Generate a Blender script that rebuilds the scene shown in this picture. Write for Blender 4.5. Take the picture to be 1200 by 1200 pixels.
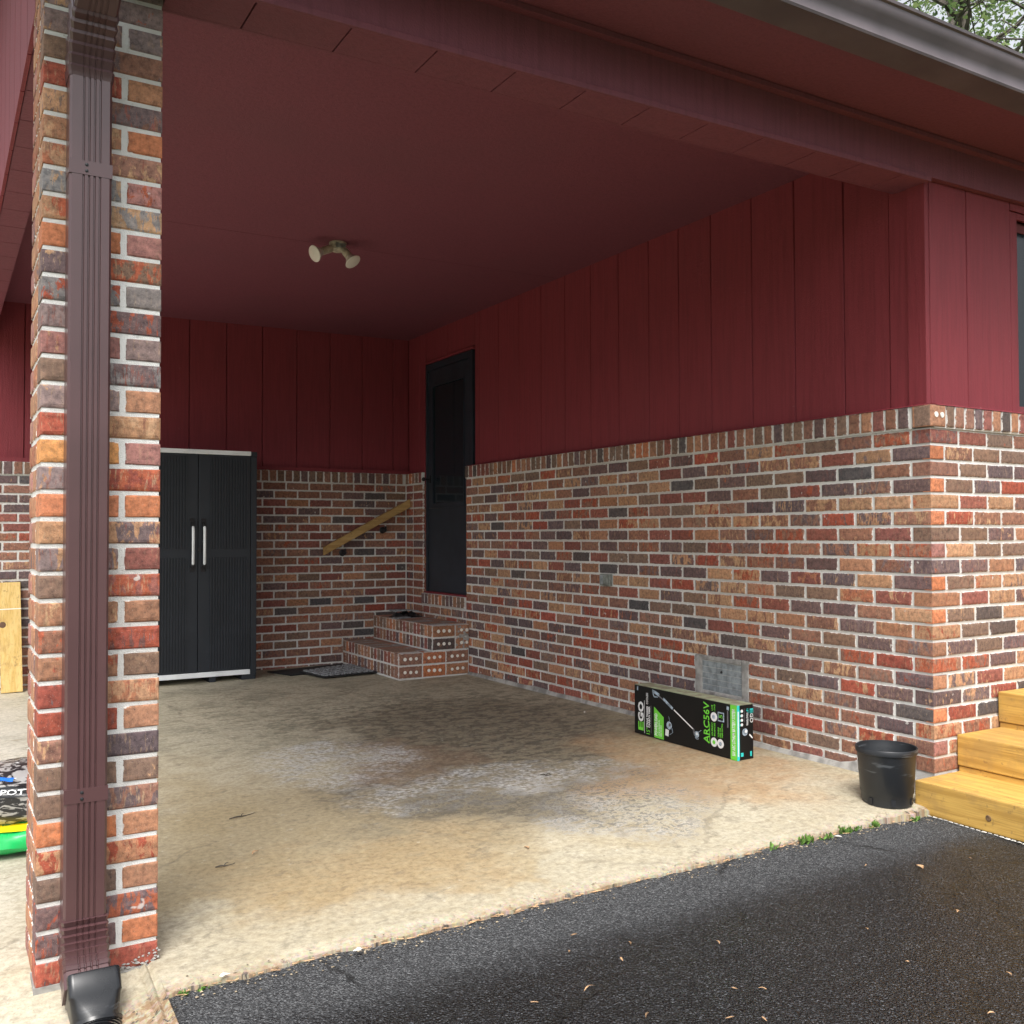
import bpy, bmesh, math, random
from mathutils import Vector, Matrix, noise
R = math.radians
random.seed(7)
for o in list(bpy.data.objects): bpy.data.objects.remove(o)
scene = bpy.context.scene
COL = scene.collection

# ------------------------------------------------------------ camera
CAM = Vector((-3.6711, -2.6354, 0.9605)); YAW, PIT, ROL, FPX = 0.5382, 0.0245, -0.0029, 1130.87
fw = Vector((math.sin(YAW)*math.cos(PIT), math.cos(YAW)*math.cos(PIT), math.sin(PIT)))
r0 = Vector((math.cos(YAW), -math.sin(YAW), 0)); u0_ = r0.cross(fw)
rt = math.cos(ROL)*r0 + math.sin(ROL)*u0_; up = -math.sin(ROL)*r0 + math.cos(ROL)*u0_
cd = bpy.data.cameras.new('camera'); cam = bpy.data.objects.new('camera', cd); COL.objects.link(cam)
cam.matrix_world = Matrix(((rt.x, up.x, -fw.x, CAM.x), (rt.y, up.y, -fw.y, CAM.y), (rt.z, up.z, -fw.z, CAM.z), (0, 0, 0, 1)))
cd.sensor_width = 36; cd.lens = FPX/1200*36; cd.clip_start = 0.05; cd.clip_end = 2000
scene.camera = cam

# ------------------------------------------------------------ sky, sun, exposure
world = bpy.data.worlds.new("World"); scene.world = world; world.use_nodes = True
wn = world.node_tree.nodes; wl = world.node_tree.links
sky = wn.new('ShaderNodeTexSky'); sky.sky_type = 'NISHITA'; sky.sun_disc = False
SUN_EL, SUN_AZ = R(58), R(215)          # azimuth measured clockwise from +Y
sky.sun_elevation = SUN_EL; sky.sun_rotation = SUN_AZ; sky.dust_density = 5; sky.air_density = 1.0
hsv = wn.new('ShaderNodeHueSaturation'); hsv.inputs['Saturation'].default_value = 0.22
wl.new(sky.outputs[0], hsv.inputs['Color']); wl.new(hsv.outputs[0], wn['Background'].inputs['Color'])
wn['Background'].inputs['Strength'].default_value = 0.15
sd = bpy.data.lights.new('sun', 'SUN'); sd.energy = 1.0; sd.angle = R(24); sd.color = (1, .97, .93)
sun = bpy.data.objects.new('sun', sd); COL.objects.link(sun)
sdir = Vector((math.sin(SUN_AZ)*math.cos(SUN_EL), math.cos(SUN_AZ)*math.cos(SUN_EL), math.sin(SUN_EL)))
sun.rotation_euler = sdir.to_track_quat('Z', 'Y').to_euler()
vs = scene.view_settings; scene.display_settings.display_device = 'sRGB'
vs.view_transform = 'Standard'; vs.look = 'None'; vs.gamma = 1; vs.exposure = 1.12

def pix(p):
    d = Vector(p)-CAM; z = d.dot(fw)
    if z < .05: return None
    return (600+FPX*d.dot(rt)/z, 600-FPX*d.dot(up)/z, z)

# ------------------------------------------------------------ node helpers
def mat(name):
    m = bpy.data.materials.new(name); m.use_nodes = True
    nt = m.node_tree; return m, nt, nt.nodes['Principled BSDF']
class NT:
    def __init__(s, nt): s.nt = nt; s.n = nt.nodes; s.l = nt.links
    def link(s, a, b): s.l.new(a, b)
    def set(s, sock, v):
        if isinstance(v, bpy.types.NodeSocket): s.l.new(v, sock)
        else: sock.default_value = v
    def math(s, op, a, b=0.0, clamp=False):
        n = s.n.new('ShaderNodeMath'); n.operation = op; n.use_clamp = clamp
        s.set(n.inputs[0], a); s.set(n.inputs[1], b); return n.outputs[0]
    def vmath(s, op, a, b=(0, 0, 0)):
        n = s.n.new('ShaderNodeVectorMath'); n.operation = op
        s.set(n.inputs[0], a); s.set(n.inputs[1], b); return n.outputs[0]
    def noise(s, vec, scale=5, detail=3, rough=.55, dist=0, out=0):
        n = s.n.new('ShaderNodeTexNoise'); s.set(n.inputs['Vector'], vec); s.set(n.inputs['Scale'], scale)
        n.inputs['Detail'].default_value = detail; n.inputs['Roughness'].default_value = rough; n.inputs['Distortion'].default_value = dist
        return n.outputs[out]
    def voro(s, vec, scale, feature='F1', out='Distance'):
        n = s.n.new('ShaderNodeTexVoronoi'); n.feature = feature; s.set(n.inputs['Vector'], vec); s.set(n.inputs['Scale'], scale); return n.outputs[out]
    def smooth(s, x, a, b):
        n = s.n.new('ShaderNodeMapRange'); n.interpolation_type = 'SMOOTHSTEP'; s.set(n.inputs[0], x)
        s.set(n.inputs[1], a); s.set(n.inputs[2], b); n.inputs[3].default_value = 0; n.inputs[4].default_value = 1; return n.outputs[0]
    def rng(s, x, a, b, c, d):
        n = s.n.new('ShaderNodeMapRange'); s.set(n.inputs[0], x)
        for i, v in enumerate((a, b, c, d)): s.set(n.inputs[i+1], v)
        return n.outputs[0]
    def mix(s, f, a, b, mode='MIX'):
        n = s.n.new('ShaderNodeMix'); n.data_type = 'RGBA'; n.blend_type = mode
        s.set(n.inputs[0], f); s.set(n.inputs[6], a if isinstance(a, bpy.types.NodeSocket) else (*a[:3], 1)); s.set(n.inputs[7], b if isinstance(b, bpy.types.NodeSocket) else (*b[:3], 1)); return n.outputs[2]
    def mapv(s, vec, scale=(1, 1, 1), loc=(0, 0, 0), rot=(0, 0, 0)):
        n = s.n.new('ShaderNodeMapping'); s.set(n.inputs[0], vec); n.inputs[1].default_value = loc; n.inputs[2].default_value = rot; n.inputs[3].default_value = scale; return n.outputs[0]
    def obj(s): return s.n.new('ShaderNodeTexCoord').outputs['Object']
    def bump(s, h, strength=.4, dist=.002, normal=None):
        n = s.n.new('ShaderNodeBump'); s.set(n.inputs['Height'], h); n.inputs['Strength'].default_value = strength; n.inputs['Distance'].default_value = dist
        if normal: s.set(n.inputs['Normal'], normal)
        return n.outputs[0]
    def ramp(s, f, stops):
        n = s.n.new('ShaderNodeValToRGB'); s.set(n.inputs[0], f); e = n.color_ramp.elements
        while len(e) < len(stops): e.new(.5)
        for el, (p, c) in zip(e, stops): el.position = p; el.color = (*c, 1)
        return n.outputs[0]
    def white(s, vec):
        n = s.n.new('ShaderNodeTexWhiteNoise'); n.noise_dimensions = '3D'; s.set(n.inputs['Vector'], vec); return n.outputs['Value']

def simple(name, col, rough=.6, var=.15, scale=6, bump=0, bscale=200, spec=.5, metal=0, col2=None):
    m, nt, b = mat(name); N = NT(nt); p = N.obj()
    f = N.noise(p, scale, 4)
    c2 = col2 or tuple(c*(1-var*2) for c in col)
    N.link(N.mix(N.smooth(f, .35, .65), tuple(c*(1+var) for c in col), c2), b.inputs['Base Color'])
    b.inputs['Roughness'].default_value = rough; b.inputs['Metallic'].default_value = metal; b.inputs['Specular IOR Level'].default_value = spec
    if bump: N.link(N.bump(N.noise(p, bscale, 3), bump, .002), b.inputs['Normal'])
    return m

# brick: base colour comes from the brick itself (object colour, or an attribute on the joined far bricks)
def brick_material(name, joined):
    m, nt, b = mat(name); N = NT(nt)
    if joined:
        a = N.n.new('ShaderNodeAttribute'); a.attribute_name = 'lc'; p = a.outputs['Vector']
        c = N.n.new('ShaderNodeAttribute'); c.attribute_name = 'bcol'; base = c.outputs['Color']; amt = c.outputs['Alpha']
        sdn = N.n.new('ShaderNodeAttribute'); sdn.attribute_name = 'seed'; seed = sdn.outputs['Fac']
    else:
        p = N.obj(); oi = N.n.new('ShaderNodeObjectInfo'); base = oi.outputs['Color']; amt = oi.outputs['Alpha']; seed = oi.outputs['Random']
    e = N.n.new('ShaderNodeAttribute'); e.attribute_name = 'edge'; edge = e.outputs['Fac']
    cx = N.n.new('ShaderNodeCombineXYZ'); N.set(cx.inputs[0], N.math('MULTIPLY', seed, 91.7)); N.set(cx.inputs[1], N.math('MULTIPLY', seed, 57.3)); N.set(cx.inputs[2], N.math('MULTIPLY', seed, 33.1))
    ps = N.vmath('ADD', p, cx.outputs[0])
    fl = N.ramp(N.math('FRACT', N.math('MULTIPLY', seed, 17.31)), [(0, (.30, .070, .042)), (.34, (.36, .100, .052)), (.42, (.40, .235, .135)), (.74, (.46, .28, .16)), (.8, (.14, .10, .10)), (1, (.17, .12, .12))])
    st = N.noise(N.mapv(ps, (120, 120, 20)), 1, 5, .68)
    big = N.math('ADD', N.math('MULTIPLY', N.noise(N.mapv(ps, (34, 34, 16)), 1, 4, .62, .5), .74), N.math('MULTIPLY', st, .26))
    t = N.math('SUBTRACT', .70, N.math('MULTIPLY', amt, .27))
    f1 = N.smooth(big, t, N.math('ADD', t, .045))
    c1 = N.mix(f1, base, fl)
    # vertical drag texture and second, finer flashing
    fl2 = N.ramp(N.math('FRACT', N.math('MULTIPLY', seed, 41.77)), [(0, (.40, .28, .18)), (.55, (.34, .23, .14)), (.62, (.26, .08, .055)), (.85, (.20, .06, .045)), (1, (.10, .08, .08))])
    c2 = N.mix(N.math('MULTIPLY', N.smooth(st, .54, .62), N.math('ADD', N.math('MULTIPLY', amt, .75), .05)), c1, fl2)
    mott = N.noise(ps, 60, 5, .7)
    c3 = N.mix(1.0, c2, N.ramp(mott, [(.32, (.55, .55, .58)), (.5, (1, 1, 1)), (.70, (1.45, 1.40, 1.35))]), 'MULTIPLY')
    grit = N.noise(ps, 420, 2, .6)
    c4 = N.mix(N.smooth(grit, .66, .74), c3, (.42, .36, .30))
    c4 = N.mix(N.math('MULTIPLY', N.smooth(N.noise(ps, 260, 2), .66, .72), .7), c4, (.03, .025, .025))
    sm = N.math('ADD', edge, N.math('MULTIPLY', N.noise(ps, 45, 4, .65), 1.15))
    c5 = N.mix(N.math('MULTIPLY', N.smooth(sm, 1.42, 1.52), .85), c4, (.66, .65, .62))
    pay = N.noise(N.vmath('ADD', ps, (3.3, 8.1, 1.7)), 16, 3, .6)
    c5 = N.mix(N.math('MULTIPLY', N.smooth(pay, .71, .75), .75), c5, (.55, .53, .50))
    N.link(c5, b.inputs['Base Color']); b.inputs['Roughness'].default_value = .86; b.inputs['Specular IOR Level'].default_value = .3
    h = N.math('ADD', N.math('MULTIPLY', st, .55), N.math('ADD', N.math('MULTIPLY', mott, .7), N.math('MULTIPLY', grit, .35)))
    N.link(N.bump(h, .75, .0022), b.inputs['Normal'])
    return m
M = {}
M['brick'] = brick_material('fired brick', False)
M['brickj'] = brick_material('fired brick joined', True)

def mortar_material():
    m, nt, b = mat('mortar'); N = NT(nt); p = N.obj()
    big = N.noise(p, 1.3, 4); f = N.noise(p, 70, 4, .7)
    c = N.mix(N.smooth(big, .4, .62), (.66, .66, .64), (.52, .50, .47))
    c = N.mix(N.math('MULTIPLY', N.smooth(f, .55, .72), .45), c, (.34, .32, .30))
    N.link(c, b.inputs['Base Color']); b.inputs['Roughness'].default_value = .95
    N.link(N.bump(N.math('ADD', f, N.noise(p, 300, 2)), .8, .003), b.inputs['Normal']); return m
M['mortar'] = mortar_material()
M['cement'] = simple('grey cement patch', (.34, .33, .31), .95, .2, 12, .8, 120)

def paint_red(name, col, dirt=.3):
    m, nt, b = mat(name); N = NT(nt); p = N.obj()
    g = N.noise(N.mapv(p, (60, 60, 3)), 1, 4, .6); w = N.noise(p, 1.1, 4, .6)
    c = N.mix(N.math('MULTIPLY', N.smooth(g, .40, .7), .42), col, tuple(x*.62 for x in col))
    c = N.mix(N.math('MULTIPLY', N.smooth(w, .45, .75), dirt), c, tuple(x*.75+.012 for x in col))
    sp = N.noise(p, 40, 2); c = N.mix(N.math('MULTIPLY', N.smooth(sp, .76, .79), .25), c, (.35, .25, .22))
    N.link(c, b.inputs['Base Color']); b.inputs['Roughness'].default_value = .62; b.inputs['Specular IOR Level'].default_value = .35
    N.link(N.bump(N.math('ADD', g, N.noise(p, 150, 2)), .6, .003), b.inputs['Normal']); return m
M['red'] = paint_red('barn red paint', (.215, .032, .042))
M['ceil'] = paint_red('haze tinted maroon paint', (.195, .058, .080), .5)  # the mauve lift in this colour stands in for the hazy veil overhead
M['groove'] = simple('maroon sheathing', (.17, .036, .042), .8)

def crk_warp(N, p, sc, amt):
    w = N.vmath('SCALE', N.vmath('SUBTRACT', N.noise(p, sc, 6, .7, out=1), (.5, .5, .5))); w.node.inputs[3].default_value = amt
    return N.vmath('ADD', p, w)
def concrete_material():
    m, nt, b = mat('stained concrete'); N = NT(nt); p = N.obj()
    flat = N.mapv(p, (1, 1, 0))
    warp = N.vmath('SCALE', N.vmath('SUBTRACT', N.noise(flat, 2.2, 5, .6, out=1), (.5, .5, .5)), (0, 0, 0))
    warp.node.inputs[3].default_value = 1.1
    pw = N.vmath('ADD', flat, warp)
    def spot(x, y, rx, ry, soft=.35):
        d = N.vmath('MULTIPLY', N.vmath('SUBTRACT', pw, (x, y, 0)), (1/rx, 1/ry, 0))
        ln = N.n.new('ShaderNodeVectorMath'); ln.operation = 'LENGTH'; N.set(ln.inputs[0], d)
        return N.math('SUBTRACT', 1.0, N.smooth(ln.outputs['Value'], 1-soft, 1+soft), True)
    n1 = N.noise(flat, 3.2, 6, .65, .4); n2 = N.noise(N.mapv(flat, (1, 1.5, 1)), 11, 7, .72, .5); n3 = N.noise(flat, 42, 5, .7); n4 = N.noise(flat, 170, 3, .7)
    nb = N.noise(flat, .9, 5, .6)
    def tone(c, f, col): return N.mix(f, c, col)
    def mul(*a):
        r = a[0]
        for b_ in a[1:]: r = N.math('MULTIPLY', r, b_)
        return r
    c = N.mix(N.smooth(n1, .36, .66), (.46, .41, .30), (.37, .31, .20))
    c = tone(c, mul(spot(-2.5, .9, .8, .9), .7), (.315, .245, .135))
    c = tone(c, mul(spot(-2.35, .45, .5, .35), N.rng(n2, .35, .65, .2, .9)), (.33, .235, .12))
    far = N.math('ADD', spot(-1.2, 3.7, 1.9, 1.7), spot(-2.6, 4.2, 1.4, 1.2), True)
    c = tone(c, mul(far, .85), (.42, .385, .285))  # far slab colour raised to offset the dimmer light inside the carport
    c = tone(c, mul(far, N.smooth(N.math('ADD', mul(n1, .5), mul(n2, .5)), .46, .58), .6), (.21, .20, .145))
    c = tone(c, mul(spot(-.9, 3.0, 1.2, .55), N.smooth(n2, .45, .60), .55), (.15, .145, .105))
    c = tone(c, mul(far, N.smooth(N.noise(flat, 5, 5, .7), .54, .66), .5), (.33, .30, .23))
    mid = N.math('ADD', spot(-1.45, 1.25, .75, .65), spot(-.95, 2.3, .8, .85), True)
    c = tone(c, mul(mid, .85), (.215, .185, .128))
    c = tone(c, mul(mid, N.smooth(n2, .46, .57), .8), (.085, .078, .062))
    c = tone(c, mul(spot(-1.6, 1.75, .3, .35), .5), (.24, .155, .10))
    org = N.math('MAXIMUM', spot(-.45, 1.0, .35, .8), spot(-.75, .75, .45, .35))
    c = tone(c, mul(org, N.rng(n2, .35, .65, .35, .9)), (.40, .245, .125))
    crm = N.math('ADD', spot(-2.9, .02, 1.0, .26), N.math('ADD', spot(-.6, .05, .9, .28), spot(-1.8, -.02, .9, .2), True), True)
    c = tone(c, mul(crm, N.rng(n2, .3, .7, .3, .85)), (.42, .385, .295))
    c = tone(c, mul(spot(-4.3, 3, 1.25, 3.2), .7), (.48, .455, .40))
    wh = N.math('MAXIMUM', N.math('MAXIMUM', spot(-1.95, 2.0, .35, .45), spot(-1.75, 1.2, .42, .26)), N.math('MAXIMUM', spot(-1.12, 1.2, .35, .28), spot(-1.25, .62, .4, .3)))
    wn_ = N.math('ADD', mul(n1, .25), N.math('ADD', mul(n2, .45), mul(n3, .30)))
    c = tone(c, mul(wh, N.smooth(wn_, .44, .60), .75), (.58, .585, .57))
    bl = N.math('MAXIMUM', spot(-1.2, .72, .42, .4), spot(-1.75, .95, .3, .25)); c = tone(c, mul(bl, N.smooth(n3, .49, .55), .8), (.085, .078, .065))
    c = tone(c, mul(N.smooth(n2, .53, .66), N.smooth(nb, .40, .55), .55), (.19, .16, .11))
    c = tone(c, mul(N.smooth(N.noise(flat, 19, 6, .75), .60, .67), N.smooth(nb, .62, .48), .4), (.60, .57, .49))
    c = N.mix(1, c, N.ramp(n3, [(.32, (.70, .69, .67)), (.5, (1, 1, 1)), (.68, (1.24, 1.25, 1.26))]), 'MULTIPLY')
    c = tone(c, mul(N.smooth(n4, .56, .70), .5), (.15, .125, .09))
    pits = N.voro(flat, 34); c = tone(c, mul(N.math('SUBTRACT', 1, N.smooth(pits, .05, .16), True), N.smooth(n2, .45, .6), .6), (.13, .10, .07))
    c = tone(c, mul(N.smooth(N.noise(N.mapv(flat, (1, 2.2, 1)), 6, 7, .75), .54, .63), .38), (.235, .195, .125))
    # hairline cracks
    cr = N.voro(crk_warp(N, flat, 4, .22), .62, 'DISTANCE_TO_EDGE')
    crack = N.math('SUBTRACT', 1, N.smooth(cr, .002, .007), True)
    crack = N.math('MULTIPLY', crack, N.smooth(N.noise(flat, 1.7, 2), .45, .6))
    c = N.mix(N.math('MULTIPLY', crack, .4), c, (.13, .11, .08))
    # crumbling aggregate near the front edge
    sx = N.n.new('ShaderNodeSeparateXYZ'); N.set(sx.inputs[0], p)
    ed = N.math('SUBTRACT', 1, N.smooth(N.math('ADD', sx.outputs[1], N.math('MULTIPLY', n1, .12)), -.03, .09), True)
    ag = N.voro(flat, 130, out='Color'); agc = N.mix(.55, (.52, .45, .34), ag, 'MULTIPLY')
    c = N.mix(N.math('MULTIPLY', ed, .5), c, agc)
    ed2 = N.math('SUBTRACT', 1, N.smooth(N.math('ADD', sx.outputs[1], N.math('MULTIPLY', n2, .09)), -.035, .015), True)
    c = N.mix(N.math('MULTIPLY', ed2, N.smooth(n3, .38, .58)), c, (.24, .155, .085)); c = N.mix(N.math('MULTIPLY', ed2, N.smooth(N.noise(flat, 22, 5, .7), .54, .6)), c, (.03, .03, .032))
    N.link(c, b.inputs['Base Color'])
    N.link(N.rng(N.math('ADD', far, mid, True), 0, 1, .8, .6), b.inputs['Roughness'])
    hh = N.math('ADD', N.math('MULTIPLY', n2, .5), N.math('ADD', n3, N.math('MULTIPLY', n4, .6)))
    N.link(N.bump(N.math('SUBTRACT', hh, N.math('MULTIPLY', crack, 1.2)), .35, .0022), b.inputs['Normal']); return m
M['concrete'] = concrete_material()

def asphalt_material():
    m, nt, b = mat('wet asphalt'); N = NT(nt); p = N.obj()
    sx = N.n.new('ShaderNodeSeparateXYZ'); N.set(sx.inputs[0], p)
    n1 = N.noise(p, 4, 5, .6); n3 = N.noise(p, 90, 3, .65); v = N.voro(p, 150); n5 = N.noise(p, 260, 2, .6)
    # dry strip sheltered by the eave, wet beyond
    ln = N.math('ADD', N.math('ADD', sx.outputs[1], N.math('MULTIPLY', n1, .14)), N.math('MULTIPLY', N.noise(p, 45, 3), .10))
    wet = N.math('SUBTRACT', 1, N.smooth(ln, -.36, -.10), True)
    dry = N.mix(N.smooth(n3, .35, .7), (.032, .034, .037), (.075, .078, .082))
    wt = N.mix(N.smooth(n3, .4, .7), (.003, .0034, .0045), (.008, .0088, .0115))
    dots = N.voro(p, 230, out='Color')
    sd_ = N.n.new('ShaderNodeSeparateColor'); N.set(sd_.inputs[0], dots)
    dry = N.mix(N.smooth(sd_.outputs[0], .55, .95), dry, (.16, .165, .17)); wt = N.mix(N.smooth(sd_.outputs[0], .82, .98), wt, (.075, .08, .09))
    c = N.mix(wet, dry, wt)
    c = N.mix(N.math('MULTIPLY', N.smooth(n5, .66, .72), N.rng(wet, 0, 1, .3, .18)), c, (.16, .16, .16))
    cr = N.voro(crk_warp(N, p, 5, .16), 1.1, 'DISTANCE_TO_EDGE')
    crack = N.math('MULTIPLY', N.math('SUBTRACT', 1, N.smooth(cr, .003, .014), True), N.smooth(N.noise(p, 1.5, 2), .4, .55))
    c = N.mix(N.math('MULTIPLY', crack, .8), c, (.006, .006, .006))
    N.link(c, b.inputs['Base Color']); N.link(N.math('ADD', N.rng(wet, 0, 1, .85, .30), N.math('MULTIPLY', N.math('SUBTRACT', n1, .5), .3)), b.inputs['Roughness']); b.inputs['Specular IOR Level'].default_value = .38
    h = N.math('ADD', N.math('MULTIPLY', v, -1.1), N.math('ADD', n3, N.math('MULTIPLY', n5, .5)))
    N.link(N.bump(N.math('SUBTRACT', h, crack), 1.0, .010), b.inputs['Normal']); return m
M['asphalt'] = asphalt_material()

def wood_material(name, a, bcol, axis=0, knots=True):
    m, nt, b = mat(name); N = NT(nt); p = N.obj()
    sc = [34, 34, 34]; sc[axis] = 1.6
    g = N.noise(N.mapv(p, tuple(sc)), 1, 5, .6, .8)
    sc2 = [160, 160, 160]; sc2[axis] = 5
    g2 = N.noise(N.mapv(p, tuple(sc2)), 1, 3, .6)
    c = N.mix(N.smooth(g, .38, .66), a, bcol)
    c = N.mix(N.math('MULTIPLY', N.smooth(g2, .5, .75), .5), c, tuple(x*.5 for x in bcol))
    if knots:
        kv = [3.2, 3.2, 3.2]; kv[axis] = 1.9
        k = N.voro(N.mapv(p, tuple(kv)), 1); c = N.mix(N.math('SUBTRACT', 1, N.smooth(k, .03, .075), True), c, (.10, .055, .025))
    c = N.mix(N.math('MULTIPLY', N.smooth(N.noise(p, 4, 5, .65), .48, .62), .45), c, (.33, .20, .07))
    c = N.mix(N.math('MULTIPLY', N.smooth(N.noise(p, 26, 4, .7), .60, .68), .5), c, (.20, .12, .05))
    N.link(c, b.inputs['Base Color']); b.inputs['Roughness'].default_value = .75
    N.link(N.bump(N.math('ADD', g, g2), .4, .002), b.inputs['Normal']); return m
M['wood'] = wood_material('treated pine', (.60, .37, .09), (.44, .25, .05), 1)
M['woodrail'] = wood_material('rail pine', (.50, .33, .13), (.36, .21, .07), 0, False)
M['woodboard'] = wood_material('pale pine board', (.66, .47, .18), (.55, .36, .11), 2, False)

def plastic(name, col, rough=.45, streak=0):
    m, nt, b = mat(name); N = NT(nt); p = N.obj(); f = N.noise(p, 5, 5, .6)
    c = N.mix(N.math('MULTIPLY', N.smooth(f, .45, .75), .5), col, tuple(min(1, x*1.6+.015) for x in col))
    if streak: c = N.mix(N.math('MULTIPLY', N.smooth(N.noise(N.mapv(p, (8, 8, 50)), 1, 3), .6, .7), streak), c, (.22, .24, .26))
    N.link(c, b.inputs['Base Color']); N.link(N.rng(f, .3, .7, rough-.08, rough+.12), b.inputs['Roughness']); return m
M['cab'] = plastic('slate black resin', (.011, .015, .022), .45)
M['cabtrim'] = simple('light grey resin trim', (.80, .84, .86), .4, .04)
M['pot'] = plastic('black nursery plastic', (.014, .016, .019), .4, .25)
M['blackpipe'] = plastic('black corrugated plastic', (.010, .011, .013), .25, .2)
M['blackrub'] = simple('black rubber', (.014, .014, .016), .75, .2, 30, .6, 300)
M['greyrub'] = simple('grey bristle', (.26, .27, .28), .9, .25, 60, .8, 400)
M['iron'] = simple('black iron', (.012, .013, .016), .4)
M['brown'] = simple('dark brown aluminium', (.078, .036, .038), .30, .06, 3, spec=.65)
M['brownshade'] = simple('brown aluminium', (.078, .042, .045), .34, .08, 3)
M['gutter'] = simple('brown grey aluminium gutter', (.115, .095, .103), .5, .12, 3)
M['shingle'] = simple('grey brown shingle', (.10, .085, .075), .9, .3, 20, .8, 90)
M['lampm'] = simple('weathered cream metal', (.42, .38, .29), .5, .15, 30)
M['bulb'] = simple('pale glass bulb', (.72, .70, .64), .2, .05)
M['boxgrey'] = simple('grey metal cover', (.22, .24, .22), .4, .2, 30)
M['vent'] = simple('grey galvanised screen', (.27, .30, .31), .6, .15, 25, .5, 200)
M['frame'] = simple('navy black door paint', (.018, .026, .038), .38, .1)
M['card'] = simple('printed black cardboard', (.007, .007, .007), .5, .1, spec=.25)
M['kraft'] = simple('faded green cardboard', (.30, .34, .22), .8, .15, 14, .2, 80, col2=(.22, .19, .13))
M['ink_w'] = simple('white print', (.75, .76, .76), .5, .02)
M['ink_g'] = simple('green print', (.16, .62, .05), .5, .04)
M['ink_t'] = simple('teal print', (.03, .62, .60), .5, .04)
M['ink_s'] = simple('steel blue print', (.32, .40, .48), .5, .25, 60)
M['ink_dk'] = simple('dark grey print', (.12, .12, .13), .5, .1, 60)
M['greenbag'] = plastic('green plastic film', (.01, .42, .10), .25)
M['yellowbag'] = plastic('yellow plastic film', (.80, .62, .01), .3)
M['ink_b'] = simple('blue print', (.02, .16, .62), .4, .04)
M['chalk'] = simple('white mark', (.8, .78, .72), .9, .05)
M['leafdry'] = simple('dry leaf', (.42, .26, .14), .8, .3, 50)
M['debris'] = simple('pale chip', (.62, .60, .55), .9, .1, 50)
M['bark'] = simple('tree bark', (.10, .085, .07), .95, .3, 8, .8, 30)
M['grass'] = simple('grass', (.06, .10, .03), .9, .3, 2)
def bagsilver():
    m, nt, b = mat('black and silver printed film'); N = NT(nt); p = N.obj()
    v = N.smooth(N.noise(N.mapv(p, (1, 1, 2.5)), 16, 4, .6, 1.0), .48, .54)
    c = N.mix(v, (.02, .02, .022), (.34, .33, .32)); c = N.mix(N.smooth(N.noise(p, 9, 2), .66, .70), c, (.7, .7, .7))
    N.link(c, b.inputs['Base Color']); b.inputs['Roughness'].default_value = .3; return m
M['silverbag'] = bagsilver()
def glassm():
    m, nt, b = mat('dark window glass'); b.inputs['Base Color'].default_value = (.012, .018, .024, 1); b.inputs['Roughness'].default_value = .06
    b.inputs['Specular IOR Level'].default_value = .3; return m
M['glass'] = glassm()
def leafm():
    m, nt, b = mat('spring leaves'); N = NT(nt)
    a = N.n.new('ShaderNodeAttribute'); a.attribute_name = 'tone'
    c = N.ramp(a.outputs['Fac'], [(0, (.08, .14, .05)), (.5, (.17, .26, .09)), (1, (.30, .38, .14))])
    N.link(c, b.inputs['Base Color']); b.inputs['Roughness'].default_value = .6
    t = N.n.new('ShaderNodeBsdfTranslucent'); N.link(c, t.inputs[0]); mx = N.n.new('ShaderNodeMixShader'); mx.inputs[0].default_value = .45
    N.link(b.outputs[0], mx.inputs[1]); N.link(t.outputs[0], mx.inputs[2]); N.link(mx.outputs[0], nt.nodes['Material Output'].inputs['Surface']); return m
M['leaf'] = leafm()

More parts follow.
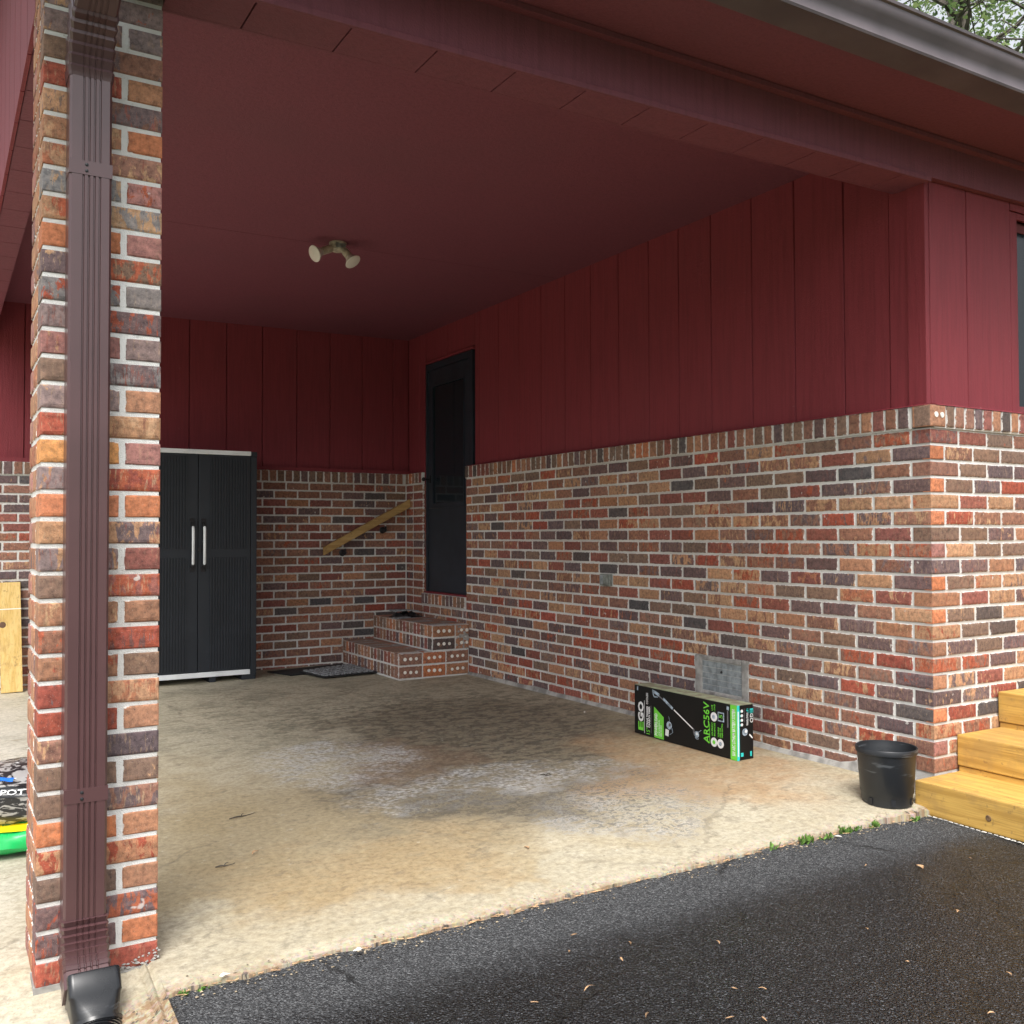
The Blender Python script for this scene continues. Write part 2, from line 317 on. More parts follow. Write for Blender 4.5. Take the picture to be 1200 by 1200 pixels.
# ------------------------------------------------------------ mesh helpers
class MB:
    def __init__(s): s.v = []; s.f = []
    def add(s, vs, fs):
        o = len(s.v); s.v += [tuple(v) for v in vs]; s.f += [tuple(i+o for i in f) for f in fs]; return s
    def box(s, a, b, T=None, fn=None):
        x0, y0, z0 = a; x1, y1, z1 = b
        vs = [(x0, y0, z0), (x1, y0, z0), (x1, y1, z0), (x0, y1, z0), (x0, y0, z1), (x1, y0, z1), (x1, y1, z1), (x0, y1, z1)]
        if T: vs = [T @ Vector(v) for v in vs]
        if fn: vs = [fn(v) for v in vs]
        return s.add(vs, [(3, 2, 1, 0), (4, 5, 6, 7), (0, 1, 5, 4), (1, 2, 6, 5), (2, 3, 7, 6), (3, 0, 4, 7)])
    def prism(s, prof, a, b, axis='z', fn=None):
        n = len(prof)
        def P(p, t):
            v = {'z': (p[0], p[1], t), 'x': (t, p[0], p[1]), 'y': (p[0], t, p[1])}[axis]
            return fn(v) if fn else v
        vs = [P(p, a) for p in prof]+[P(p, b) for p in prof]
        return s.add(vs, [tuple(range(n))[::-1], tuple(range(n, 2*n))]+[(i, (i+1) % n, n+(i+1) % n, n+i) for i in range(n)])
    def rings(s, rings, cap=True):
        n = len(rings[0]); o = len(s.v)
        vs = [p for r in rings for p in r]; fs = []
        for k in range(len(rings)-1):
            for i in range(n): fs.append((k*n+i, k*n+(i+1) % n, (k+1)*n+(i+1) % n, (k+1)*n+i))
        if cap: fs += [tuple(range(n))[::-1], tuple(range((len(rings)-1)*n, len(rings)*n))]
        return s.add(vs, fs)
    def lathe(s, prof, T=None, n=24, cap=True):
        T = T or Matrix()
        return s.rings([[T @ Vector((r*math.cos(2*math.pi*i/n), r*math.sin(2*math.pi*i/n), z)) for i in range(n)] for r, z in prof], cap)
    def tube(s, pts, rad, n=8):
        pts = [Vector(p) for p in pts]; rs = rad if isinstance(rad, list) else [rad]*len(pts); rg = []
        for i, p in enumerate(pts):
            d = (pts[min(i+1, len(pts)-1)]-pts[max(i-1, 0)]).normalized()
            a = d.cross(Vector((0, 0, 1))); a = a.normalized() if a.length > .05 else Vector((1, 0, 0)); c = d.cross(a)
            rg.append([p+rs[i]*(math.cos(2*math.pi*k/n)*a+math.sin(2*math.pi*k/n)*c) for k in range(n)])
        return s.rings(rg)
    def build(s, name, m, parent=None, smooth=False, bev=0):
        me = bpy.data.meshes.new(name); me.from_pydata(s.v, [], s.f)
        bm = bmesh.new(); bm.from_mesh(me); bmesh.ops.recalc_face_normals(bm, faces=bm.faces); 
        if bev: bmesh.ops.bevel(bm, geom=[e for e in bm.edges if len(e.link_faces) == 2 and e.calc_face_angle(0) > .6], offset=bev, segments=2, profile=.6, affect='EDGES')
        bm.to_mesh(me); bm.free()
        return link(name, me, m, parent, smooth)
def link(name, me, m, parent=None, smooth=False):
    if m is not None and not me.materials: me.materials.append(m)
    if smooth:
        for p in me.polygons: p.use_smooth = True
        me.set_sharp_from_angle(angle=R(40)) if hasattr(me, 'set_sharp_from_angle') else None
    o = bpy.data.objects.new(name, me); COL.objects.link(o)
    if parent:
        o.parent = parent
    return o
def tag(o, label=None, cat=None, group=None, kind=None):
    if label: o['label'] = label
    if cat: o['category'] = cat
    if group: o['group'] = group
    if kind: o['kind'] = kind
    return o
def empty(name, loc, label, cat, group=None, rz=0, kind=None):
    o = bpy.data.objects.new(name, None); COL.objects.link(o); o.location = loc; o.rotation_euler = (0, 0, rz); o.empty_display_size = .1
    return tag(o, label, cat, group, kind)
def wparent(o, root):
    """parent a world-space mesh to a thing's Empty, keeping it in place"""
    o.parent = root; o.matrix_parent_inverse = Matrix.LocRotScale(root.location, root.rotation_euler, None).inverted(); return o
def sub(o, part):
    o.parent = part; return o      # parts keep world coordinates, so no inverse is needed
def text_mesh(body, size, m, name, T, root, depth=.0006, xs=1.0, fn=None, bold=0.0, width=None):
    cu = bpy.data.curves.new('t', 'FONT'); cu.body = body; cu.size = size; cu.extrude = depth; cu.resolution_u = 2; cu.offset = bold
    ob = bpy.data.objects.new('t', cu); COL.objects.link(ob)
    bpy.context.view_layer.update()
    me = bpy.data.meshes.new_from_object(ob.evaluated_get(bpy.context.evaluated_depsgraph_get()))
    bpy.data.objects.remove(ob); me.name = name
    xs_ = [v.co.x for v in me.vertices]
    if width and xs_: xs = width/(max(xs_)-min(xs_))
    for v in me.vertices:
        c = Vector((v.co.x*xs, v.co.y, v.co.z)); v.co = fn(c) if fn else T @ c
    me.materials.clear()
    return wparent(link(name, me, m), root)

# ------------------------------------------------------------ levels measured in the place
ZR = 1.4217           # underside of the rowlock cap
CH = .0708            # brick course
JT = .0122            # mortar joint
DEP = 5.39            # back wall
def sstep(t): t = max(0, min(1, t)); return t*t*(3-2*t)
def floor_z(x, y):
    u = -x/3.3; v = max(0, min(1.2, y/DEP))
    a = -.130-.020*v; p = -.185+.020*v
    return a+(p-a)*min(u, 1.3) - .035*(1-sstep((y+.06)/.5))*max(0, 1-u) - .060*sstep((.06-y)/.26)*sstep((-3.10-x)/.22)
def asph_z(x, y):
    xx = min(0, max(-3.15, x)); return floor_z(xx, -.06)-.020-.16*sstep((-3.20-x)/.03)-.014*max(0, min(1, (xx+.8)/.6))-.012*max(0, -y-.1)
def edge_y(x):
    e = -.062+.022*noise.noise(Vector((x*3.1, 0, 0)))+.016*noise.noise(Vector((x*9, 3, 0)))+.013*noise.noise(Vector((x*31, 3, 0)))
    if x < -3.165: e -= 1.5*min(1, (-3.165-x)/.03)
    return e

# ------------------------------------------------------------ setting
# ground far around, driveway, slab
def grid(xs, ys, fz):
    b = MB(); nx, ny = len(xs), len(ys)
    b.v = [(x, y, fz(x, y)) for y in ys for x in xs]
    b.f = [(j*nx+i, j*nx+i+1, (j+1)*nx+i+1, (j+1)*nx+i) for j in range(ny-1) for i in range(nx-1)]
    return b
tag(grid([-400, -60, -12, -6, 0, 8, 14, 60, 400], [-400, -60, -16, -8, 0, 9, 16, 60, 400], lambda x, y: -.32).build('ground', M['grass']), kind='structure')
ax = [-9, -6, -5]+[-4.6+.06*i for i in range(90)]+[1.2, 2, 4, 8]
ay = [-12, -8, -5]+[-3.5+.07*i for i in range(52)]
g = grid(ax, ay, lambda x, y: asph_z(x, y)+.004*noise.noise(Vector((x*2, y*2, 0)))+.0015*noise.noise(Vector((x*14, y*14, 0))))
tag(g.build('driveway', M['asphalt'], smooth=True), kind='structure')
# slab: columns follow the broken front edge
xs = [-14, -9, -6, -5, -4.4, -4]+[-3.8+.02*i for i in range(196)]+[.14]  # unseen stretch far to the left is added to bounce light inside
ts = [0, .004, .01, .02, .035, .055, .08, .11, .15, .2, .26, .33, .41, .5, .6, .7, .8, .9, 1]
sl = MB(); nx = len(xs)
for x in xs: sl.v.append((x, edge_y(x)-.012, -.34))
for t in ts:
    for x in xs:
        e = edge_y(x) if x < .1 else -.06
        y = e+(DEP+.05-e)*t
        z = floor_z(x, y)+.0022*noise.noise(Vector((x*5, y*5, 1)))
        if t == 0: z -= .010+.006*noise.noise(Vector((x*25, 7, 0)))
        elif t <= .004: z -= .004+.004*noise.noise(Vector((x*31, 9, 0)))
        sl.v.append((x, y, z))
for j in range(len(ts)):
    for i in range(nx-1): sl.f.append((j*nx+i, j*nx+i+1, (j+1)*nx+i+1, (j+1)*nx+i))
tag(sl.build('carport_floor', M['concrete'], smooth=False), kind='structure')

# ------------------------------------------------------------ bricks
COLS = {'DK': (.135, .090, .090), 'CH': (.095, .080, .078), 'BR': (.245, .124, .088), 'OL': (.195, .125, .092), 'TN': (.400, .225, .130),
        'RD': (.300, .076, .050), 'OR': (.460, .172, .084), 'OY': (.560, .270, .105), 'PL': (.230, .168, .160), 'OB': (.340, .170, .100), 'PK': (.320, .150, .130), 'MR': (.235, .086, .068), 'GY': (.210, .190, .185)}
def pick(weights, rnd):
    ks = list(weights); return rnd.choices(ks, [weights[k] for k in ks])[0]
W_WALL = {'DK': 21, 'CH': 4, 'BR': 36, 'OL': 8, 'TN': 14, 'RD': 6, 'MR': 12, 'OB': 3}
W_BACK = {'DK': 18, 'CH': 4, 'BR': 46, 'OL': 3, 'MR': 22, 'OB': 3, 'RD': 2}
W_CAP = {'OL': 28, 'BR': 20, 'OB': 15, 'OR': 4, 'CH': 5, 'MR': 12, 'DK': 12}
W_CAPB = {'OL': 20, 'BR': 26, 'OB': 3, 'OR': 1, 'MR': 6, 'DK': 16}
def amt_for(k, rnd):
    lo, hi = {'TN': (.5, .95), 'BR': (.4, .95), 'RD': (.3, .8), 'DK': (.1, .7), 'OL': (.1, .5), 'CH': (0, .25), 'OR': (0, .2), 'OY': (0, .1), 'OB': (.05, .5), 'PL': (.3, .8), 'PK': (.1, .5), 'MR': (.2, .7), 'GY': (.1, .6)}[k]
    return rnd.uniform(lo, hi)
_bm = {}
def brick_geo(w, h, d, var, cs=0):
    rnd = random.Random(var*131+int(w*1000)*7+int(h*1000))
    hw, hh = w/2, h/2
    def J(a): return rnd.uniform(-a, a)
    cor = [(-hw, -hh), (hw, -hh), (hw, hh), (-hw, hh)]
    def ring(ins, y, jit):
        out = []
        for sx, sz in ((-1, -1), (1, -1), (1, 1), (-1, 1)):
            out.append((sx*(hw-ins)+J(jit), y, sz*(hh-ins)+J(jit)))
        return out
    k = .0016
    vs = ring(0, d, 0)+ring(0, .0035, .0006)+ring(.0034, -.0004, k)+ring(.011, -.0016+J(.0006), .0012)
    ed = [.25]*4+[1]*4+[.72]*4+[0]*4
    if cs:
        for q in range(16):
            if (vs[q][0] > 0) == (cs > 0): ed[q] = min(ed[q], .12)
        for q in (4, 5, 6, 7):
            if (vs[q][0] > 0) == (cs > 0): vs[q] = (cs*hw, vs[q][1]-.0020, vs[q][2])
    fs = []
    for a in range(3):
        for i in range(4): fs.append((a*4+i, a*4+(i+1) % 4, (a+1)*4+(i+1) % 4, (a+1)*4+i))
    fs.append((12, 13, 14, 15)); fs.append((3, 2, 1, 0))
    return vs, fs, ed
def brick_mesh(w, h, d, var, cs=0):
    key = (round(w, 3), round(h, 3), round(d, 3), var, cs)
    if key not in _bm:
        vs, fs, ed = brick_geo(*key)
        me = bpy.data.meshes.new('brick'); me.from_pydata(vs, [], fs)
        a = me.attributes.new('edge', 'FLOAT', 'POINT'); a.data.foreach_set('value', ed); me.materials.append(M['brick']); _bm[key] = me
    return _bm[key]
def lay(root, items, limit=300, forced=True):
    """items: (centre, rz, w, h, depth, colour key, amt). The largest in view become parts, the rest one joined part."""
    sc = []
    for it in items:
        p = pix(it[0]); a = 0
        if p and -25 < p[0] < 1225 and -25 < p[1] < 1225:
            n = Matrix.Rotation(it[1], 3, 'Z') @ Vector((0, -1, 0)); v = (CAM-Vector(it[0])).normalized()
            a = max(0, n.dot(v)+.05)*it[2]*it[3]/p[2]**2
        sc.append(a)
    order = sorted(range(len(items)), key=lambda i: -sc[i])
    keep = set(i for i in order[:limit] if sc[i] > 0)
    V = []; F = []; ED = []; LC = []; BC = []; SD = []
    for i, it_ in enumerate(items):
        c, rz, w, h, d, key, am = it_[:7]; cs = it_[7] if len(it_) > 7 else 0
        rnd = random.Random(int(c[0]*9173+c[1]*7717+c[2]*5557)); var = rnd.randrange(7)
        col = COLS[key]; s = rnd.uniform(.86, 1.16); hs = rnd.uniform(-.012, .012)
        col = (max(.01, col[0]*s+hs), max(.01, col[1]*s), max(.01, col[2]*s-hs*.5))
        tilt = rnd.uniform(-.006, .006)
        if i in keep:
            o = bpy.data.objects.new('brick', brick_mesh(w, h, d, var, cs)); COL.objects.link(o)
            o.color = (*col, am); o.location = c; o.rotation_euler = (0, tilt, rz); wparent(o, root)
        else:
            vs, fs, ed = brick_geo(round(w, 3), round(h, 3), round(d, 3), var, cs); T = Matrix.Translation(c) @ Matrix.Rotation(rz, 4, 'Z')
            k = len(V); V += [T @ Vector(v) for v in vs]; F += [tuple(x+k for x in f) for f in fs]; ED += ed; LC += [x for v in vs for x in v]
            BC += [x for _ in vs for x in (*col, am)]; sd = rnd.random(); SD += [sd]*len(vs)
    if V:
        me = bpy.data.meshes.new('bricks'); me.from_pydata(V, [], F)
        me.attributes.new('edge', 'FLOAT', 'POINT').data.foreach_set('value', ED)
        me.attributes.new('seed', 'FLOAT', 'POINT').data.foreach_set('value', SD)
        me.attributes.new('lc', 'FLOAT_VECTOR', 'POINT').data.foreach_set('vector', LC)
        me.attributes.new('bcol', 'FLOAT_COLOR', 'POINT').data.foreach_set('color', BC)
        tag(wparent(link('distant_bricks', me, M['brickj']), root), kind='stuff')
def runs(start, end, first, module=.2032):
    """joint-to-joint brick spans along a wall"""
    out = []; a = start; b = start+first
    while a < end-.02:
        out.append((a, min(b, end))); a = b; b += module
    return out
RZR = -math.pi/2     # right wall faces -X
HB = CH-JT
holes = []           # (brick, rectangles) skipped where a fitting is set into the wall

# -- right wall (x = 0 plane)
wall_r = empty('brick_wall', (0, 2.1, -.13), 'long waist high brick wall with a rowlock cap running back from the front corner to the dark door', 'brick wall')
items = []; rnd = random.Random(11); YJ = 4.2375; MOD = .2022
def in_rect(y0, y1, z0, z1, R_): return y1 > R_[0]+.004 and y0 < R_[1]-.004 and z1 > R_[2]+.004 and z0 < R_[3]-.004
VENT = (1.10, 1.50, .085, .290)
for j in range(0, 24):
    zt = ZR-CH*j-JT/2; zb = zt-HB; zc = (zt+zb)/2
    odd = j % 2 == 0
    first = .0972 if odd else .1985
    for (a, b) in runs(0, YJ, first, MOD):
        if j >= 21 and b < .4: continue
        if a == 0: lo, hi = 0.0, b-JT/2
        else: lo, hi = a+JT/2, b-JT/2
        if b >= YJ-.001: hi = YJ
        if hi-lo < .02: continue
        if in_rect(lo, hi, zb, zt, VENT):
            if lo < VENT[0]-.02: items.append(((0, (lo+VENT[0])/2, zc), RZR, VENT[0]-lo, HB, .05, pick(W_WALL, rnd), .5))
            if hi > VENT[1]+.02: items.append(((0, (hi+VENT[1])/2, zc), RZR, hi-VENT[1], HB, .05, pick(W_WALL, rnd), .5))
            continue
        k = pick(W_WALL, rnd)
        if hi >= YJ-.001 and hi-lo < .15: k = rnd.choice(['OB', 'OR', 'MR', 'OB', 'BR'])
        if in_rect(lo, hi, zb, zt, (2.28, 2.392, .64, .72)):   # cut round the outlet
            if 2.276-lo > .02: items.append(((0, (lo+2.276)/2, zc), RZR, 2.276-lo, HB, .05, k, .6))
            if hi-2.397 > .02: items.append(((0, (hi+2.397)/2, zc), RZR, hi-2.397, HB, .05, k, .6))
            continue
        if j < 21 and a == 0:
            if odd: continue          # that corner brick is laid along the front wall
            items.append(((0, (lo+hi)/2, zc), RZR, hi-lo, HB, .090, k, amt_for(k, rnd), 1)); continue
        items.append(((0, (lo+hi)/2, zc), RZR, hi-lo, HB, .05, k, amt_for(k, rnd)))
    # beyond the door, to the back corner
    for (a, b) in runs(5.045, DEP, .1985 if odd else .0972+.1, .2032):
        lo, hi = a+(0 if a < 5.05 else JT/2), min(b, DEP)-JT/2
        if hi-lo > .02:
            k = pick({'MR': 3, 'OB': 3, 'BR': 4, 'DK': 2}, rnd)
            if zt < .36: k = pick(W_WALL, rnd)
            items.append(((0, (lo+hi)/2, zc), RZR, hi-lo, HB, .05, k, amt_for(k, rnd)))
    if zt < .37:   # courses under the door sill
        for (a, b) in runs(YJ, 5.045, .16 if odd else .06, .2032):
            lo, hi = a+JT/2, min(b, 5.045)-JT/2
            if hi-lo > .02: k = pick(W_WALL, rnd); items.append(((0, (lo+hi)/2, zc), RZR, hi-lo, HB, .05, k, amt_for(k, rnd)))
# rowlock cap
y = .098
while y < YJ-.03:
    wdt = rnd.uniform(.054, .060); k = pick(W_CAP, rnd)
    items.append(((-.012, y+wdt/2, ZR+.052), RZR, wdt, .092, .06, k, amt_for(k, rnd)*.4)); y += wdt+rnd.uniform(.008, .013)
y = 5.05
while y < DEP-.05:
    k = pick(W_CAP, rnd); items.append(((-.012, y+.029, ZR+.052), RZR, .057, .092, .06, k, .1)); y += .068
# door sill rowlock
y = YJ+.006
while y < 5.03:
    k = pick(W_CAP, rnd); items.append(((-.018, y+.028, .418), RZR, .056, .088, .07, k, .15)); y += .067
lay(wall_r, items, 300)
core = MB().box((.0042, .0042, -.30), (.10, YJ-.004, ZR)).box((.0042, 5.05, -.30), (.10, DEP+.005, ZR)).box((.0042, YJ-.004, -.30), (.10, 5.05, .372))
core.box((-.0055, .0855, ZR+.0005), (.10, YJ-.004, ZR+.097)).box((-.0055, 5.05, ZR+.0005), (.10, DEP+.005, ZR+.097)).box((-.012, YJ, .373), (.10, 5.045, .463))
wparent(core.build('mortar', M['mortar']), wall_r)
# base fillet of mortar where the wall meets the slab
fl = MB()
fy = [.0+.1*i for i in range(43)]
for y in fy:
    z = floor_z(0, y); w = .022+.010*noise.noise(Vector((y*4, 1, 0))); hh = .028+.012*noise.noise(Vector((y*3, 5, 0)))
    if y < .5: hh += .03
    fl.v += [(-w, y, z-.004), (-w*.4, y, z+hh*.8), (.006, y, z+hh)]
for i in range(len(fy)-1):
    for q in range(2): fl.f.append((i*3+q, i*3+q+1, (i+1)*3+q+1, (i+1)*3+q))
wparent(fl.build('mortar_fillet', M['cement'], smooth=True), wall_r)

# -- front return wall (y = 0 plane)
wall_f = empty('brick_wall', (1.2, 0, -.2), 'brick wall facing the driveway behind the wooden steps at the right edge', 'brick wall')
items = []; rnd = random.Random(23)
for j in range(0, 24):
    zt = ZR-CH*j-JT/2; zc = zt-HB/2; odd = j % 2 == 0
    for (a, b) in runs(0, 3.2, .1985 if odd else .097, .2032):
        if a == 0 and not odd and j < 21: continue     # the end of the right wall's brick shows here instead
        lo, hi = (0 if a == 0 else a+JT/2), b-JT/2
        k = pick(W_WALL, rnd)
        if a == 0 and j >= 21: continue
        items.append((((lo+hi)/2, 0, zc), 0, hi-lo, HB, .090 if a == 0 else .05, k, amt_for(k, rnd), -1 if a == 0 else 0))
    if not odd and j < 21:   # orange header ends: thin slip proud of the long brick's end
        k = rnd.choice(['OR', 'OR', 'OB', 'OR', 'PK', 'OB']); items.append((((.0450), -.0012, zc), 0, .0900, HB, .04, k, .05, -1))
x = .102
items.append(((.0395, -.012, ZR+.052), 0, .103, .092, .09, 'OB', .1, -1))
items.append(((-.0125, .030, ZR+.052), RZR, .082, .092, .05, 'OL', .1, 1))
while x < 3.1:
    wdt = rnd.uniform(.048, .062); k = pick(W_CAP, rnd); items.append(((x+wdt/2, -.012, ZR+.052), 0, wdt, .092, .06, k, amt_for(k, rnd)*.4)); x += wdt+rnd.uniform(.008, .014)
lay(wall_f, items, 260)
core = MB().box((.1005, .0042, -.34), (3.25, .10, ZR)).box((.1005, -.0055, ZR+.0005), (3.25, .10, ZR+.097)).box((.02, -.0055, ZR+.0005), (.1004, .085, ZR+.097))
wparent(core.build('mortar', M['mortar']), wall_f)
pl = MB()
for (x, r) in ((.022, .0125), (.062, .0125)): pl.lathe([(r, 0), (r, .0035)], Matrix.Translation((x, -.0135, ZR+.056)) @ Matrix.Rotation(R(90), 4, 'X'), 14)
wparent(pl.build('mortar_plugs', M['chalk']), wall_f)

# -- back wall (y = DEP plane)
wall_b = empty('brick_wall', (-2.2, DEP, -.15), 'low brick wall across the back of the carport behind the black cabinet', 'brick wall')
items = []; rnd = random.Random(37)
for j in range(0, 24):
    zt = ZR-CH*j-JT/2; zc = zt-HB/2; odd = j % 2 == 0
    for (a, b) in runs(0, 4.9, .1 if odd else .2032, .2032):
        lo, hi = a+JT/2, b-JT/2
        k = pick(W_BACK, rnd); items.append((((-(lo+hi)/2), DEP, zc), 0, hi-lo, HB, .05, k, amt_for(k, rnd)*.75))
x = .04
while x < 4.8:
    k = pick(W_CAPB, rnd); items.append(((-x-.0285, DEP-.012, ZR+.052), 0, .057, .092, .06, k, .15)); x += .0685
lay(wall_b, items, 300)
wparent(MB().box((-4.95, DEP+.0042, -.34), (.12, DEP+.1, ZR)).box((-4.95, DEP-.0055, ZR+.0005), (.12, DEP+.1, ZR+.097)).build('mortar', M['mortar']), wall_b)

# -- pillar
PX0, PX1, PY = -3.443, -3.145, .124
pil = empty('brick_pillar', ((PX0+PX1)/2, PY+.15, -.19), 'square brick pillar in the left foreground carrying a brown downspout', 'pillar')
right = "PL BR OB BR OR BR PK GY PK OL GY DK PL GY OB TN PK RD OR TN MR MR OB RD OL TN OB DK OL BR OB OB OB DK OR RD".split()
left = "PL OL RD TN OB TN GY TN OR DK GY PL PK OL PL RD OY PL OR TN PL OL OB BR OB RD RD BR OL OL OR TN OL DK DK RD".split()
am_r = [.3, .5, .05, .9, .0, .8, .7, .85, .2, .9, .2, .7, .3, .95, .2, .7, .3, .9, .1, .8, .2, .8, .1, .9, .2, .75, .1, .4, .5, .9, .1, .7, .1, .8, .05, .3]
items = []
ZT0 = 2.3525
for m_ in range(-4, 37):
    zt = ZT0-CH*m_-JT/2; zc = zt-HB/2
    i = max(0, min(35, m_)); even = m_ % 2 == 0
    la = .12 if left[i] in ('OR', 'OY', 'OL') else .6
    Wd = PX1-PX0
    if even:
        items.append(((PX0+.0965, PY, zc), 0, .193, HB, .09, left[i], la, -1)); items.append(((PX1-.0455, PY, zc), 0, .091, HB, .09, right[i], am_r[i], 1))
        items.append(((PX0, PY+.0985+.1, zc), RZR, .190, HB, .09, 'OB', .7)); items.append(((PX1, PY+.2, zc), math.pi/2, .19, HB, .08, 'BR', .5))
    else:
        items.append(((PX0+.0455, PY, zc), 0, .091, HB, .09, left[i], la, -1)); items.append(((PX1-.0965, PY, zc), 0, .193, HB, .09, right[i], am_r[i], 1))
        items.append(((PX0, PY+.105+.045, zc), RZR, .09, HB, .09, 'OB', .6)); items.append(((PX0, PY+.205+.045, zc), RZR, .09, HB, .09, 'PK', .6)); items.append(((PX1, PY+.25, zc), math.pi/2, .09, HB, .08, 'BR', .5))
    items.append(((PX0+.149, PY+.298, zc), math.pi, .298, HB, .05, 'BR', .5))
lay(pil, items, 300)
wparent(MB().box((PX0+.0032, PY+.0032, -.34), (PX1-.0032, PY+.2948, 2.62)).build('mortar', M['mortar']), pil)
# white crumbled mortar at the pillar's foot
mbp = MB(); rr = random.Random(4)
for i in range(110):
    x = PX1-.13+rr.random()*.135; s_ = rr.uniform(.002, .006); z = -.196+rr.random()**2*.026*(.3+(x-PX1+.13)/.09)
    mbp.lathe([(s_*.6, -s_*.5), (s_*rr.uniform(.9, 1.6), 0), (s_*.5, s_*.6)], Matrix.Translation((x, PY-.0005+rr.uniform(-.002, .002), z)) @ Matrix.Rotation(rr.uniform(0, 3), 4, 'Z'), 5)
tag(wparent(mbp.build('mortar_crumbs', M['cement']), pil), kind='stuff')
fb = MB(); wparent(fb.box((PX0-.004, PY-.004, -.34), (PX1+.004, PY+.302, -.189)).build('mortar_bed', M['cement']), pil)

# -- brick steps
steps = empty('brick_steps', (-.3, 4.2, -.14), 'two brick steps with cored brick ends leading up to the dark storm door', 'steps')
items = []; rnd = random.Random(5); FY = 4.185
z0 = -.142; rh = .1005
W_ST = {'OB': 4, 'MR': 5, 'BR': 8, 'OL': 6, 'DK': 2, 'OR': 1}
for lvl, (sx, zz) in enumerate((((-.612), z0), ((-.325), z0+2*rh))):
    for r_ in range(2):
        zc = zz+rh*r_+rh/2
        y = FY+.098
        while y < DEP-.03:
            k = pick(W_ST, rnd); items.append(((sx, y+.0285, zc), RZR, .057, rh-JT, .09, k, .35)); y += .0685
        n = 3 if lvl == 0 else 2
        for q in range(n):
            x0 = sx+q*.2035; x1 = min(x0+.195, -.004)
            k = ('BR', 'OR', 'BR')[q] if (lvl == 0 and r_ == 1) else ('BR', 'OR', 'OB')[q] if lvl == 0 else ('OB', 'OB')[q] if r_ == 1 else ('CH', 'OB')[q]
            items.append((((x0+x1)/2, FY, zc), 0, x1-x0, rh-JT, .09, k, .3))
lay(steps, items, 200)
cr = MB().box((-.606, FY+.006, -.34), (-.003, DEP-.003, z0+2*rh-.006)).box((-.319, FY+.0065, z0+2*rh-.006), (-.0035, DEP-.0035, z0+4*rh-.006))
wparent(cr.build('mortar', M['mortar']), steps)
# tread faces: rowlock bricks seen from above
tb = []
for lvl, (sx, ex, zt) in enumerate(((-.608, -.33, z0+2*rh), (-.321, -.004, z0+4*rh))):
    y = FY+.098
    while y < DEP-.03:
        for (a, b) in ((sx, min(sx+.195, ex)), (min(sx+.2035, ex), ex)):
            if b-a > .03: tb.append((a, b, y, zt))
        y += .0685
for (a, b, y, zt) in tb:
    wd = b-a; o = MB().box((-wd/2, -.0285, -.02), (wd/2, .0285, .0015)).build('brick', M['brick'])
    at = o.data.attributes.new('edge', 'FLOAT', 'POINT'); at.data.foreach_set('value', [.55]*len(o.data.vertices))
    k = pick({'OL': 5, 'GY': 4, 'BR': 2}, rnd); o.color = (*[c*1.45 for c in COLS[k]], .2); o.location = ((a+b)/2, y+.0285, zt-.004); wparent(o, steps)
pl = MB()
for lvl, (sx, zz, n) in enumerate(((-.612, z0, 3), (-.325, z0+2*rh, 2))):
    for r_ in range(2):
        zc = zz+rh*r_+rh/2
        for q in range(n):
            cx_ = sx+q*.2035+.0975
            for h_ in (-.048, 0, .048):
                if lvl == 1 and q == 1 and h_ > 0: continue
                rr_ = .0135*rnd.uniform(.9, 1.1)
                pl.lathe([(rr_, 0), (rr_*.9, .004)], Matrix.Translation((cx_+h_, FY-.0015, zc+rnd.uniform(-.003, .003))) @ Matrix.Rotation(R(90), 4, 'X'), 12)
tag(wparent(pl.build('mortar_plugs', M['chalk']), steps), kind='stuff')
sp = MB()
for i in range(34):
    x = -.115+rnd.random()*.10; z = z0+2*rh+.01+rnd.random()*.17; s_ = rnd.uniform(.004, .016)
    sp.lathe([(s_, 0), (s_*.7, .004)], Matrix.Translation((x, FY-.001, z)) @ Matrix.Rotation(R(90), 4, 'X'), 7)
tag(wparent(sp.build('mortar_splashes', M['cement']), steps), kind='stuff')

# ------------------------------------------------------------ siding walls with vertical grooves every foot
def rz(v): return (v[0], v[1], v[2]+.012*v[0])
def siding(root, fixed, cuts, z0, z1, axis, face, th=.014, grooves=True):
    """boards between cuts; axis 'y' = wall in the x=fixed plane, 'x' = wall in the y=fixed plane; face = outward sign"""
    for a, b in zip(cuts[:-1], cuts[1:]):
        g_ = .0022
        pr = [(a+g_, 0), (a+g_+.003, 1), (b-g_-.003, 1), (b-g_, 0)]
        mb = MB()
        if axis == 'y': prof = [(fixed+(face*.0 if s == 0 else face*.006), t) for t, s in pr]+[(fixed-face*th, b-g_), (fixed-face*th, a+g_)]
        else: prof = [(t, fixed+(0 if s == 0 else face*.006)) for t, s in pr]+[(b-g_, fixed-face*th), (a+g_, fixed-face*th)]
        mb.prism(prof, z0, z1, 'z')
        wparent(mb.build('siding_panel', M['red']), root)
ZS0, ZC = ZR+.097+.012, 2.755
sid_r = empty('siding_wall', (.05, 2.5, 1.53), 'maroon grooved board siding above the long right hand brick wall', 'siding')
cuts = [.228, .488, .796, 1.093, 1.408, 1.682, 1.957, 2.26, 2.565, 2.87, 3.175, 3.48, 3.785, 4.09, 4.165]
siding(sid_r, .050, cuts, ZS0, ZC+.02, 'y', -1)
siding(sid_r, .050, [5.075, 5.20, DEP+.04], ZS0, ZC+.02, 'y', -1)
siding(sid_r, .050, [4.165, 4.65, 5.075], 2.50, ZC+.02, 'y', -1)
wparent(MB().box((.058, .06, ZR+.098), (.085, 4.165, ZC+.03)).box((.0585, 5.07, ZR+.098), (.085, DEP+.05, ZC+.03)).box((.059, 4.165, 2.47), (.085, 5.07, ZC+.03)).build('sheathing', M['groove']), sid_r)
